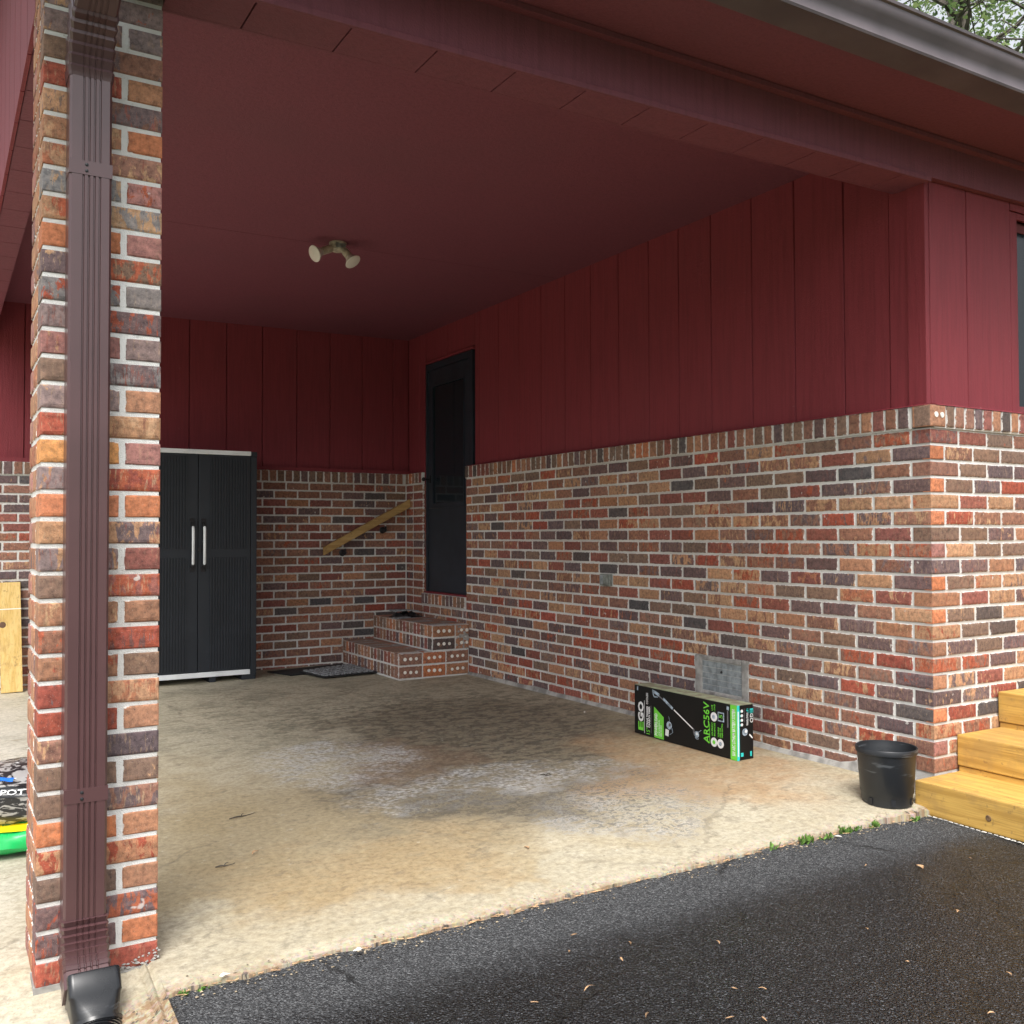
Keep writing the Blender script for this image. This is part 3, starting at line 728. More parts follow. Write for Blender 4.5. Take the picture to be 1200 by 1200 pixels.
wparent(MB().box((.030, .036, ZS0), (.0565, .127, ZC)).build('corner_board', M['red'], bev=.002), sid_r)
wparent(MB().box((.038, .1275, ZS0), (.0575, .226, ZC)).build('corner_board', M['red'], bev=.002), sid_r)
wparent(MB().prism([(-.014, ZR+.0985), (.07, ZR+.0985), (.07, ZR+.1125), (-.008, ZR+.104)], .02, YJ-.03, 'y').build('sill_trim', M['red']), sid_r)
sid_f = empty('siding_wall', (1.5, .05, 1.53), 'red board siding facing the driveway beside the window at the right edge', 'siding')
siding(sid_f, .042, [.0585, .325, .662], ZS0, 2.72, 'x', -1)
siding(sid_f, .042, [1.75, 2.05, 2.35, 2.65, 2.95, 3.2], ZS0, 2.72, 'x', -1)
siding(sid_f, .042, [.662, 1.0, 1.4, 1.75], 2.49, 2.72, 'x', -1)
wparent(MB().box((.06, .0505, ZR+.098), (.662, .058, 2.73)).box((1.75, .0505, ZR+.098), (3.2, .058, 2.73)).box((.6625, .0505, 2.48), (1.75, .058, 2.73)).build('sheathing', M['groove']), sid_f)
wparent(MB().prism([(-.014, ZR+.0985), (.0415, ZR+.0985), (.0415, ZR+.1125), (-.008, ZR+.104)], .0305, 3.2, 'x').build('sill_trim', M['red']), sid_f)
sid_b = empty('siding_wall', (-2, DEP+.05, 1.53), 'dark maroon siding across the back of the carport above the low brick wall', 'siding')
bc = [-.11-.3*i for i in range(11)]
siding(sid_b, DEP+.050, sorted([.045]+bc), ZS0+.02, ZC+.02, 'x', -1)
siding(sid_b, DEP+.050, [-4.9, -4.6, -4.3, -4.0, -3.7, -3.4, -3.11], ZS0+.02, ZC+.02, 'x', -1)
wparent(MB().box((-4.95, DEP+.0585, ZR+.098), (.06, DEP+.09, ZC+.03)).build('sheathing', M['groove']), sid_b)
wparent(MB().box((-4.95, DEP-.004, ZR+.0985), (.049, DEP+.06, ZS0+.019)).build('sill_trim', M['red']), sid_b)

# ------------------------------------------------------------ roof: ceiling, beams, eave, gutter
roof = empty('carport_roof', (-1.7, 2.5, 2.75), 'maroon painted carport ceiling with its boxed beams and overhanging eave', 'roof')
# ceiling panels
ys = [.20, 2.95, DEP+.05]; xs_ = [-3.32, 0.045]
for a, b in zip(ys[:-1], ys[1:]):
    for c, d in zip(xs_[:-1], xs_[1:]):
        wparent(MB().box((c+.0015, a+.0015, ZC), (d-.0015, b-.0015, ZC+.012), fn=rz).build('ceiling_panel', M['ceil']), roof)
wparent(MB().box((-3.42, .0, ZC+.013), (.06, DEP+.1, ZC+.04), fn=rz).build('ceiling_deck', M['groove']), roof)
def bt(v): return (v[0], v[1], v[2]+.0146*v[0])
# front beam: outer face, underside boards, trim strips
BZ = 2.512
jx = [.04, -.137, -.40, -.667, -.955, -1.233, -1.51, -1.785, -2.065, -2.349, -2.63, -2.914, -3.14]
for a, b in zip(jx[1:], jx[:-1]):
    wparent(MB().box((a+.0026, .014, BZ-.012), (b-.0026, .185, BZ+.004), fn=bt).build('soffit_board', M['ceil']), roof)
wparent(MB().box((-3.44, -.003, BZ-.019), (.030, .0135, BZ+.003), fn=bt).build('beam_trim', M['ceil'], bev=.003), roof)
wparent(MB().box((-3.44, .004, BZ+.0035), (5.2, .034, 2.75), fn=bt).build('fascia_board', M['ceil']), roof)
wparent(MB().box((-3.44, .0355, BZ+.006), (.029, .184, ZC+.06), fn=bt).build('beam', M['groove']), roof)
wparent(MB().box((-3.30, .186, BZ-.012), (.03, .198, ZC-.0015), fn=bt).build('beam_face', M['ceil']), roof)
# left beam
LX0, LX1 = -3.445, -3.315
yy = [.43, .656, .928, 1.194, 1.464, 1.735, 2.019, 2.277, 2.551, 2.84, 3.12, 3.4, 3.68, 3.96, 4.25, 4.53, 4.81, 5.1, DEP+.03]
for a, b in zip(yy[:-1], yy[1:]):
    wparent(MB().box((LX0+.016, a+.0022, 2.452), (LX1, b-.0022, 2.464)).build('soffit_board', M['ceil']), roof)
wparent(MB().box((LX0+.016, .43, 2.466), (LX1-.001, DEP+.04, ZC-.03)).build('beam', M['groove']), roof)
# gable siding above the left beam
gp = [.36+.285*i for i in range(20)]
def roofz(y): return 2.80+.32*(y+.42) if y < 2.9 else 2.80+.32*(2.9+.42)-.32*(y-2.9)
for a, b in zip(gp[:-1], gp[1:]):
    if a > 5.9: break
    g_ = .004; z1a, z1b = roofz(a)-.02, roofz(b)-.02
    mb = MB(); 
    vs = [(LX0, a+g_, 2.446), (LX0, b-g_, 2.446), (LX0, b-g_, z1b), (LX0, a+g_, z1a), (LX0+.013, a+g_, 2.446), (LX0+.013, b-g_, 2.446), (LX0+.013, b-g_, z1b), (LX0+.013, a+g_, z1a)]
    mb.add(vs, [(0, 1, 2, 3), (7, 6, 5, 4), (0, 4, 5, 1), (1, 5, 6, 2), (2, 6, 7, 3), (3, 7, 4, 0)])
    wparent(mb.build('gable_panel', M['red']), roof)
gb = MB().add([(LX0+.0135, -.2, 2.47), (LX0+.0135, 6, 2.47), (LX0+.0135, 6, roofz(6)-.03), (LX0+.0135, 2.9, roofz(2.9)-.03), (LX0+.0135, -.2, roofz(-.2)-.03)], [(0, 1, 2, 3, 4)])
wparent(gb.build('gable_backing', M['groove']), roof)
# eave soffit
SZ = 2.690
sxs = [-3.9, .9, 5.2]
for a, b in zip(sxs[:-1], sxs[1:]):
    wparent(MB().box((a+.001, -.352, SZ), (b-.001, .0035, SZ+.01), fn=lambda v: (v[0], v[1], v[2]+.008*v[0])).build('eave_panel', M['ceil']), roof)
tl = lambda v: (v[0], v[1], v[2]+.0075*v[0])
wparent(MB().box((-3.9, -.350, SZ+.011), (5.2, -.330, SZ+.12), fn=tl).build('fascia_backing', M['groove']), roof)
wparent(MB().box((-3.9, -.030, SZ-.022), (5.2, .0035, SZ-.003), fn=tl).build('frieze_trim', M['ceil']), roof)
# roof deck with shingles
rd = MB()
for (y0, y1) in ((-.43, 2.9), (2.9, 6.2)):
    rd.add([(-3.95, y0, roofz(y0)), (5.2, y0, roofz(y0)), (5.2, y1, roofz(y1)), (-3.95, y1, roofz(y1)), (-3.95, y0, roofz(y0)+.03), (5.2, y0, roofz(y0)+.03), (5.2, y1, roofz(y1)+.03), (-3.95, y1, roofz(y1)+.03)],
           [(3, 2, 1, 0), (4, 5, 6, 7), (0, 1, 5, 4), (1, 2, 6, 5), (2, 3, 7, 6), (3, 0, 4, 7)])
wparent(rd.build('shingle_roof', M['shingle']), roof)
# gutter
gut = empty('gutter', (1, -.42, 2.7), 'brown grey metal gutter along the eave at the top right', 'gutter')
prof = [(-.352, 2.672), (-.462, 2.672), (-.474, 2.6700), (-.478, 2.678), (-.472, 2.690), (-.470, 2.712), (-.476, 2.728), (-.490, 2.744), (-.500, 2.764), (-.500, 2.782), (-.508, 2.786), (-.510, 2.796), (-.502, 2.801), (-.492, 2.797),
        (-.492, 2.765), (-.480, 2.742), (-.464, 2.720), (-.462, 2.682), (-.358, 2.680), (-.358, 2.790), (-.352, 2.790)]
gg = MB(); n = len(prof)
for x in (-3.9, 5.2): gg.v += [(x, p[0], p[1]+.0065*x) for p in prof]
gg.f = [(i, (i+1) % n, n+(i+1) % n, n+i) for i in range(n)]
wparent(gg.build('gutter_trough', M['gutter'], smooth=True), gut)

# ------------------------------------------------------------ house body to the right and behind (blocks light)
hs = empty('house_body', (2.5, 3, -.3), 'plain body of the house behind the carport walls', 'house')
wparent(MB().box((.11, .11, -.33), (5.1, DEP+.6, 2.68)).build('wall', M['groove']), hs)
wparent(MB().box((-4.9, DEP+.11, -.33), (.10, DEP+.6, 2.72)).build('wall', M['groove']), hs)

# ------------------------------------------------------------ window at the right edge
win = empty('window', (1.17, .05, 1.55), 'window with dark glass and red frame at the right edge of the front wall', 'window')
wparent(MB().box((.665, .0395, ZS0), (.722, .054, 2.485)).box((1.71, .0395, ZS0), (1.747, .054, 2.485)).box((.722, .0395, 2.455), (1.71, .054, 2.485)).build('window_casing', M['red'], bev=.002), win)
wfr = wparent(MB().box((.7225, .070, ZS0), (.752, .088, 2.454)).box((1.686, .070, ZS0), (1.7095, .088, 2.454)).box((.752, .070, 2.41), (1.686, .088, 2.454)).box((.752, .070, ZS0), (1.686, .088, ZS0+.04)).build('window_frame', M['groove']), win)
sub(MB().box((.7525, .076, ZS0+.0405), (1.6855, .080, 2.4095)).build('pane', M['glass']), wfr)

# ------------------------------------------------------------ storm door
door = empty('storm_door', (.07, 4.64, .47), 'dark navy storm door at the top of the brick steps in the back corner', 'door')
D0, D1, DZ0, DZ1 = 4.262, 5.018, .478, 2.405
wparent(MB().box((.030, D0-.075, DZ0), (.060, D0-.003, DZ1+.06)).box((.030, D1+.003, DZ0), (.060, D1+.027, DZ1+.06)).box((.030, D0-.003, DZ1+.003), (.060, D1+.003, DZ1+.06)).build('door_frame', M['frame'], bev=.002), door)
wparent(MB().box((.022, D1+.0275, .466), (.060, D1+.055, DZ1+.085)).box((.022, D0-.105, 2.468), (.060, D1+.0275, 2.488)).build('casing', M['red']), door)
wparent(MB().box((.012, D0-.02, .4645), (.060, D1+.026, .4775)).build('threshold', M['red']), door)
SX = .044
wparent(MB().box((SX, D0, DZ0+.002), (SX+.030, D1, 1.20)).build('lower_panel', M['frame'], bev=.003), door)
stf = wparent(MB().box((SX-.001, D0, 1.2005), (SX+.03, D0+.085, DZ1)).box((SX-.001, D1-.085, 1.2005), (SX+.03, D1, DZ1)).box((SX-.001, D0+.085, DZ1-.14), (SX+.03, D1-.085, DZ1)).box((SX-.001, D0+.085, 1.2005), (SX+.03, D1-.085, 1.235)).build('stile_frame', M['frame'], bev=.003), door)
sub(MB().box((SX+.008, D0+.086, 1.2355), (SX+.012, D1-.086, DZ1-.1405)).build('pane', M['glass']), stf)
wparent(MB().box((SX-.007, D0+.080, 1.228), (SX-.002, D0+.092, DZ1-.133)).box((SX-.007, D1-.092, 1.228), (SX-.002, D1-.080, DZ1-.133)).box((SX-.007, D0+.092, DZ1-.147), (SX-.002, D1-.092, DZ1-.133)).box((SX-.007, D0+.092, 1.228), (SX-.002, D1-.092, 1.242)).build('glazing_bead', M['frame']), door)
hd = MB().tube([(SX, 4.985, 1.455), (SX-.055, 4.985, 1.455)], .009).lathe([(.008, 0), (.016, .006), (.018, .018), (.010, .028)], Matrix.Translation((SX-.05, 4.985, 1.455)) @ Matrix.Rotation(R(-90), 4, 'Y'), 12).box((SX-.010, 4.970, 1.42), (SX-.0012, 5.0, 1.49))
wparent(hd.build('door_handle', M['iron'], smooth=True), door)

# ------------------------------------------------------------ flood light on the ceiling
fl_ = empty('flood_light', (-1.60, 2.88, 2.735), 'twin head cream flood light fixed to the maroon ceiling', 'light fixture')
LZ = ZC+.012*(-1.6); LC_ = Vector((-1.60, 2.88, LZ))
wparent(MB().lathe([(.052, 0), (.052, -.012), (.044, -.018), (.044, -.045), (.036, -.052)], Matrix.Translation(LC_-Vector((0, 0, .0015))), 20).build('base', M['lampm'], smooth=True), fl_)
wparent(MB().box((-.03, -.05, -.028), (.03, -.043, .0), T=Matrix.Translation(LC_-Vector((0, 0, .012)))).build('sensor_plate', M['boxgrey']), fl_)
for tgt, st_ in (((-.150, -.03, -.095), (-.03, 0, -.035)), ((.060, -.085, -.125), (.02, -.03, -.04))):
    a = LC_+Vector(st_); b = LC_+Vector(tgt); d = (b-a).normalized(); q = d.to_track_quat('Z', 'Y').to_matrix().to_4x4(); L_ = (b-a).length
    h = wparent(MB().lathe([(.018, 0), (.020, .01), (.024, .03), (.024, L_*.62), (.020, L_*.66)], Matrix.Translation(a) @ q, 16).build('lamp_holder', M['lampm'], smooth=True), fl_)
    hb = MB().lathe([(.019, L_*.66), (.026, L_*.74), (.046, L_*1.0), (.051, L_*1.05), (.049, L_*1.08), (.030, L_*1.11), (.004, L_*1.12)], Matrix.Translation(a) @ q, 24).build('bulb', M['bulb'], smooth=True)
    sub(hb, h)

# ------------------------------------------------------------ handrail
rail = empty('handrail', (-.41, 5.33, .85), 'sloping wooden handrail on the back brick wall above the steps', 'handrail')
rp = [(-.812, .797), (-.812, .868), (-.004, 1.292), (-.004, 1.218)]
wparent(MB().prism(rp, 5.292, 5.330, 'y').build('rail', M['woodrail'], bev=.004), rail)
for bx, bz in ((-.615, .850), (-.235, 1.048)):
    k = MB().lathe([(.030, 0), (.030, .006), (.012, .010), (.011, .03)], Matrix.Translation((bx, DEP-.002, bz-.035)) @ Matrix.Rotation(R(90), 4, 'X'), 16)
    k.tube([(bx, DEP-.025, bz-.035), (bx, 5.335, bz-.032), (bx, 5.313, bz-.012), (bx, 5.311, bz+.0)], .009)
    k.lathe([(.022, 0), (.019, .02), (.008, .03)], Matrix.Translation((bx, 5.345, bz-.034)) @ Matrix.Rotation(R(90), 4, 'X'), 14)
    wparent(k.build('bracket', M['iron'], smooth=True), rail)

# ------------------------------------------------------------ outlet and vent in the right wall
ob = empty('outlet_box', (0, 2.335, .68), 'small grey weatherproof outlet cover halfway along the right brick wall', 'outlet')
wparent(MB().box((-.022, 2.285, .640), (.02, 2.388, .716)).build('cover_body', M['boxgrey'], bev=.005), ob)
wparent(MB().box((-.036, 2.292, .650), (-.0225, 2.335, .708)).build('flap', M['boxgrey'], bev=.004), ob)
wparent(MB().box((-.028, 2.342, .650), (-.0225, 2.380, .708)).build('flap', M['vent'], bev=.003), ob)
vt = empty('foundation_vent', (0, 1.30, .09), 'grey foundation vent set in rough mortar behind the black carton', 'vent')
v = MB()
for (a, b, c, d) in ((1.093, 1.145, .06, .294), (1.455, 1.507, .06, .294), (1.145, 1.455, .268, .294), (1.145, 1.455, .06, .10)): v.box((-.005, a, c), (.02, b, d))
wparent(v.build('mortar_surround', M['cement'], bev=.006), vt)
wparent(MB().box((.012, 1.1455, .1005), (.016, 1.4545, .2675)).build('vent_backing', M['iron']), vt)
for r_ in range(5):
    z = .104+.0325*r_
    for c in range(8):
        y0 = 1.148+.0382*c
        wparent(MB().box((.0015, y0, z), (.006, y0+.0362, z+.0305)).build('vent_slat', M['vent'], bev=.001), vt)
wparent(MB().lathe([(.008, 0), (.006, .006)], Matrix.Translation((.002, 1.30, .215)) @ Matrix.Rotation(R(-90), 4, 'Y'), 8).build('knob', M['iron']), vt)

# ------------------------------------------------------------ cabinet
cz0 = floor_z(-1.9, 4.95)
cab = empty('storage_cabinet', (-1.93, 5.13, cz0), 'tall black ribbed plastic storage cabinet with silver handles against the back wall', 'cabinet')
CX0, CX1, CY0, CY1 = -2.385, -1.497, 4.93, 5.365; CT = 1.628; CB = cz0+.055
wparent(MB().box((CX0+.05, CY0+.03, CB), (CX1-.003, CY1, CT-.012)).build('cabinet_body', M['cab'], bev=.004), cab)
wparent(MB().box((CX0+.02, CY0-.006, CT-.034), (CX1-.048, CY1-.01, CT)).build('top_trim', M['cabtrim'], bev=.004), cab)
wparent(MB().box((CX1-.0475, CY0-.004, CT-.040), (CX1, CY1, CT-.002)).build('corner_cap', M['cab'], bev=.003), cab)
wparent(MB().box((CX0+.02, CY0-.006, CB-.012), (CX1-.052, CY0+.30, CB+.026)).build('bottom_trim', M['cabtrim'], bev=.004), cab)
wparent(MB().box((CX1-.047, CY0+.002, CB-.02), (CX1-.001, CY0+.029, CT-.041)).build('side_post', M['cab'], bev=.003), cab)
SEAM = -1.948
for (a, b, hx, fl2) in ((CX0+.05, SEAM-.002, SEAM-.045, 0), (SEAM+.002, CX1-.050, SEAM+.040, 1)):
    d = wparent(MB().box((a, CY0+.004, CB+.0265), (b, CY0+.0295, CT-.0345)).build('cabinet_door', M['cab'], bev=.003), cab)
    rb = MB(); r0x = a+.012 if fl2 == 0 else a+.085; r1x = b-.085 if fl2 == 0 else b-.02
    x = r0x
    while x < r1x:
        for (zb, zt) in ((CB+.045, .80), (.865, CT-.055)): rb.box((x, CY0-.005, zb), (x+.0100, CY0+.0045, zt))
        x += .0215
    tag(sub(rb.build('ribs', M['cab']), d), kind='stuff')
    h = MB().rings([[(hx+.0105*math.cos(t)*(.6 if k_ in (0, 5) else 1), CY0-.034+.006*math.sin(t)+o_, z) for t in [2*math.pi*i/12 for i in range(12)]] for k_, (z, o_) in enumerate(((.745, .004), (.755, 0), (.85, -.004), (.99, -.004), (1.03, 0), (1.04, .004)))])
    sub(h.build('handle', M['cabtrim'], smooth=True), d)
    wparent(MB().box((hx-.012, CY0-.040, .725), (hx+.012, CY0+.004, .744)).box((hx-.012, CY0-.040, 1.041), (hx+.012, CY0+.004, 1.060)).box((hx-.018, CY0-.001, .69), (hx+.018, CY0+.0045, .725)).box((hx-.018, CY0-.001, 1.06), (hx+.018, CY0+.0045, 1.10)).build('handle_mount', M['blackrub'], bev=.003), cab)
wparent(MB().box((SEAM-.008, CY0-.016, .845), (SEAM+.018, CY0+.003, .875)).build('hasp', M['iron'], bev=.003), cab)
for x in (CX0+.07, -1.86, CX1-.115):
    wparent(MB().box((x, CY0+.005, cz0-.002), (x+(.11 if x > -1.7 else .05), CY1-.03, CB-.0125)).build('foot', M['cab'], bev=.003), cab)

# ------------------------------------------------------------ door mats
mt = empty('rubber_mat', (-1.0, 5.1, floor_z(-1, 5.1)), 'thin flat black mat lying against the back brick wall', 'mat')
def fz(x, y): return floor_z(x, y)
A = [(-1.33, 5.20), (-1.23, 4.90), (-.62, 4.98), (-.64, 5.32)]
mb = MB(); mb.add([(x, y, fz(x, y)+.004) for x, y in A]+[(x, y, fz(x, y)+.012) for x, y in A], [(3, 2, 1, 0), (4, 5, 6, 7), (0, 1, 5, 4), (1, 2, 6, 5), (2, 3, 7, 6), (3, 0, 4, 7)])
wparent(mb.build('mat_sheet', M['blackrub']), mt)
mt2 = empty('ribbed_doormat', (-.83, 4.88, fz(-.8, 4.9)), 'grey ribbed doormat with black edge lying in front of the brick steps', 'doormat')
B4 = [Vector(p) for p in ((-1.13, 4.99), (-1.075, 4.585), (-.605, 4.62), (-.60, 5.18))]
mb = MB(); mb.add([(p.x, p.y, fz(p.x, p.y)+.013) for p in B4]+[(p.x, p.y, fz(p.x, p.y)+.022) for p in B4], [(3, 2, 1, 0), (4, 5, 6, 7), (0, 1, 5, 4), (1, 2, 6, 5), (2, 3, 7, 6), (3, 0, 4, 7)])
wparent(mb.build('mat_sheet', M['blackrub']), mt2)
for i in range(9):
    t0 = .05+i*.103; t1 = t0+.060
    def q(s, t): return (B4[1]*(1-s)+B4[0]*s)*(1-t)+(B4[2]*(1-s)+B4[3]*s)*t
    rb = MB()
    for k in range(9):
        s0 = .04+k*.104; s1 = s0+.085
        P = [q(s0, t0), q(s0, t1), q(s1, t1), q(s1, t0)]
        rb.add([(p.x, p.y, fz(p.x, p.y)+.021) for p in P]+[(p.x, p.y, fz(p.x, p.y)+.031) for p in P], [(4, 5, 6, 7), (0, 1, 5, 4), (1, 2, 6, 5), (2, 3, 7, 6), (3, 0, 4, 7)])
    wparent(rb.build('mat_rib', M['greyrub']), mt2)

# ------------------------------------------------------------ dark crumpled thing on the upper step
ZST = z0+4*rh-.002
cl = empty('dustpan', (-.1, 5.2, ZST), 'flattened black and grey plastic scrap lying on the top brick step', 'scrap')
mb = MB(); rr = random.Random(9)
gx, gy = 12, 7
for j in range(gy):
    for i in range(gx):
        x = -.285+.25*i/(gx-1); y = 4.93+.20*j/(gy-1)+.05*i/(gx-1); e = min(1, min(i, gx-1-i, j*1.5, (gy-1-j)*1.5)/2)
        mb.v.append((x, y, ZST+.006+e*(.034+.03*noise.noise(Vector((x*22, y*22, 2))))))
mb.f = [(j*gx+i, j*gx+i+1, (j+1)*gx+i+1, (j+1)*gx+i) for j in range(gy-1) for i in range(gx-1)]
k = len(mb.v); mb.v += [(x, y, ZST+.001) for x, y, z in mb.v[:k]]
mb.f += [tuple(q_+k for q_ in f[::-1]) for f in list(mb.f)]
rim = [i for i in range(gx)]+[gx*j+gx-1 for j in range(1, gy)]+[gx*(gy-1)+i for i in range(gx-2, -1, -1)]+[gx*j for j in range(gy-2, 0, -1)]
for a, b in zip(rim, rim[1:]+rim[:1]): mb.f.append((a, b, b+k, a+k))
cl.name = 'plastic_scrap'
wparent(mb.build('sheet', M['blackpipe'], smooth=True), cl)
wparent(MB().prism([(-.29, ZST+.052), (-.16, ZST+.056), (-.06, ZST+.050), (-.06, ZST+.056), (-.16, ZST+.066), (-.30, ZST+.066)], 5.00, 5.10, 'y').build('grey_flap', M['greyrub']), cl)
wparent(MB().prism([(-.33, ZST+.004), (-.27, ZST+.002), (-.2, ZST+.010), (-.2, ZST+.014), (-.33, ZST+.012)], 4.86, 4.95, 'y').build('grey_flap', M['greyrub']), cl)

# ------------------------------------------------------------ trimmer carton
zb = floor_z(-.3, 1.25)+.002
bxr = empty('trimmer_carton', (-.26, 1.25, zb), 'long black carton with green print lying on its side below the wall vent', 'carton')
BX0, BX1, BY0, BY1, BZ0, BZ1 = -.318, -.212, .852, 1.655, zb, zb+.268
wparent(MB().box((BX0, BY0, BZ0), (BX1, BY1, BZ1-.002)).build('carton_body', M['card'], bev=.002), bxr)
wparent(MB().box((BX0+.002, BY0+.002, BZ1-.0018), (BX1-.002, BY1-.002, BZ1+.0012)).build('carton_top', M['kraft']), bxr)
# side print: u = distance from the far (left) end, v = height; text reads upward
def F(u0, u1, v0, v1, m, name='print_panel', x=BX0-.0012, skew=0):
    y0, y1 = BY1-u0, BY1-u1; za, zb2 = BZ0+v0, BZ0+v1
    o = MB().add([(x, y0, za), (x, y1, za), (x, y1, zb2-skew), (x, y0, zb2), (x+.002, y0, za), (x+.002, y1, za), (x+.002, y1, zb2-skew), (x+.002, y0, zb2)], [(0, 1, 2, 3), (7, 6, 5, 4), (0, 4, 5, 1), (1, 5, 6, 2), (2, 6, 7, 3), (3, 7, 4, 0)]).build(name, M[m])
    return wparent(o, bxr)
def TX(s, size, u, v, m, width, bold=0):
    # text x axis -> up (+z), text y axis -> toward far end (+y)
    T = Matrix.Translation((BX0-.0016, BY1-u, BZ0+v)) @ Matrix(((0, 0, -1, 0), (0, 1, 0, 0), (1, 0, 0, 0), (0, 0, 0, 1)))
    return text_mesh(s, size, M[m], 'lettering', T, bxr, width=width, bold=bold)
TX('E', .062, .079, .018, 'ink_g', .048, .0015); TX('GO', .062, .079, .070, 'ink_w', .110, .0025)
F(.087, .0885, .012, .19, 'ink_w')
TX('15"', .040, .134, .006, 'ink_g', .034); TX('STRING TRIMMER', .019, .120, .048, 'ink_w', .115, .0004); TX('CARBON FIBER', .019, .137, .048, 'ink_w', .115, .0004); TX('CORDLESS', .022, .120, .172, 'ink_w', .062)
F(.144, .1465, .02, .17, 'ink_dk')
F(.171, .250, .004, .168, 'ink_g', skew=.045)
TX('POWERLOAD', .030, .198, .016, 'ink_w', .118, .0008); TX('LINE LOADS IN', .013, .218, .016, 'ink_w', .085); TX('SECONDS', .013, .234, .016, 'ink_w', .06)
def stroke(pts, w, m, name='trimmer_picture'):
    mb = MB()
    for k_, ((u0, v0), (u1, v1)) in enumerate(zip(pts[:-1], pts[1:])):
        d = Vector((u1-u0, v1-v0)); n_ = Vector((-d.y, d.x)).normalized()*w/2; x = BX0-.0014-.0001*k_
        q4 = [(u0+n_.x, v0+n_.y), (u1+n_.x, v1+n_.y), (u1-n_.x, v1-n_.y), (u0-n_.x, v0-n_.y)]
        mb.add([(x, BY1-a, BZ0+b) for a, b in q4]+[(x+.0016, BY1-a, BZ0+b) for a, b in q4], [(0, 1, 2, 3), (7, 6, 5, 4), (0, 4, 5, 1), (1, 5, 6, 2), (2, 6, 7, 3), (3, 7, 4, 0)])
    return wparent(mb.build(name, M[m]), bxr)
def disc(u, v, r, m, x=0, n=14):
    mb = MB().lathe([(r, 0), (r, .0012+x)], Matrix.Translation((BX0-.0003, BY1-u, BZ0+v)) @ Matrix.Rotation(R(-90), 4, 'Y'), n); return wparent(mb.build('print_badge', M[m]), bxr)
stroke([(.335, .176), (.49, .098)], .0055, 'ink_w'); stroke([(.248, .222), (.290, .199), (.325, .181)], .014, 'ink_s'); stroke([(.157, .252), (.185, .246), (.215, .236)], .016, 'ink_s')
stroke([(.160, .244), (.172, .222), (.200, .224)], .005, 'ink_s'); stroke([(.205, .234), (.246, .217)], .007, 'ink_dk')
stroke([(.488, .102), (.492, .080), (.500, .070)], .012, 'ink_dk'); disc(.512, .078, .017, 'ink_s'); disc(.514, .082, .007, 'ink_w', .0006); stroke([(.522, .090), (.545, .104)], .0025, 'ink_s'); stroke([(.500, .062), (.512, .054), (.526, .058)], .003, 'ink_s')
disc(.296, .088, .021, 'ink_s'); disc(.302, .092, .009, 'ink_dk', .0006); stroke([(.276, .030), (.280, .064)], .026, 'ink_w'); stroke([(.300, .112), (.292, .135)], .002, 'ink_s'); stroke([(.318, .075), (.325, .055), (.300, .040)], .0025, 'ink_s')
TX('ARC56V', .058, .606, .050, 'ink_g', .205, .0006); F(.6075, .6095, .055, .145, 'ink_g')
disc(.640, .062, .023, 'ink_w'); disc(.640, .062, .010, 'ink_g', .0006); disc(.640, .188, .023, 'ink_w'); disc(.640, .188, .011, 'ink_s', .0006); disc(.686, .062, .023, 'ink_w'); disc(.686, .062, .010, 'ink_s', .0006)
TX('HIGH EFFICIENCY', .014, .633, .092, 'ink_g', .066); TX('BRUSHLESS', .014, .650, .092, 'ink_g', .066)
TX('VARIABLE', .012, .676, .092, 'ink_g', .048); TX('SPEED FOR', .012, .690, .092, 'ink_g', .048); TX('MORE CONTROL', .013, .704, .092, 'ink_g', .072)
TX('LINE', .014, .633, .216, 'ink_g', .028); TX('LOAD', .014, .650, .216, 'ink_g', .034)
F(.668, .712, .172, .218, 'ink_s'); F(.674, .706, .178, .212, 'card', x=BX0-.0020); TX('5', .036, .702, .186, 'ink_g', .018)
stroke([(.738, .150), (.738, .232)], .008, 'ink_dk'); stroke([(.738, .236), (.740, .254)], .014, 'ink_s')
BXL = BY1-BY0
F(.024, .034, .238, .262, 'ink_s')
F(BXL-.046, BXL-.0005, .0, .266, 'ink_g'); TX('56V ARC LITHIUM BATTERY SYSTEM', .028, BXL-.014, .020, 'ink_w', .225, .0006)
bt_ = wparent(MB().box((BX0-.0012, BY0-.0015, BZ0), (BX0+.014, BY0+.0004, BZ1-.001)).build('print_panel', M['ink_t']), bxr)
wparent(MB().box((BX0+.002, BY0-.0022, BZ0+.02), (BX0+.009, BY0-.0012, BZ1-.03)).build('print_panel', M['ink_w']), bxr)
# end face, text reads downward
def TE(s_, size, x, z, m, width):
    T = Matrix.Translation((x, BY0-.0012, z)) @ Matrix(((0, 1, 0, 0), (0, 0, -1, 0), (-1, 0, 0, 0), (0, 0, 0, 1)))
    return text_mesh(s_, size, M[m], 'lettering', T, bxr, width=width)
TE('E', .030, BX1-.022, BZ1-.018, 'ink_t', .022); TE('GO', .030, BX1-.022, BZ1-.044, 'ink_w', .045)
TE('15"', .018, BX1-.046, BZ1-.018, 'ink_t', .018); TE('STRING TRIMMER', .016, BX1-.046, BZ1-.040, 'ink_w', .062)
def EB(x0, x1, z0_, z1_, m, name='print_panel'): return wparent(MB().box((x0, BY0-.0016, z0_), (x1, BY0+.0006, z1_)).build(name, M[m]), bxr)
for i_ in range(4):
    mb = MB().lathe([(.0075, 0), (.0075, .002)], Matrix.Translation((BX0+.030, BY0+.0004, BZ1-.030-.022*i_)) @ Matrix.Rotation(R(90), 4, 'X'), 12); wparent(mb.build('print_badge', M['ink_w']), bxr)
    EB(BX0+.018, BX0+.021, BZ1-.036-.022*i_, BZ1-.026-.022*i_, 'ink_t')
EB(BX0+.045, BX0+.047, BZ1-.085, BZ1-.018, 'ink_dk')
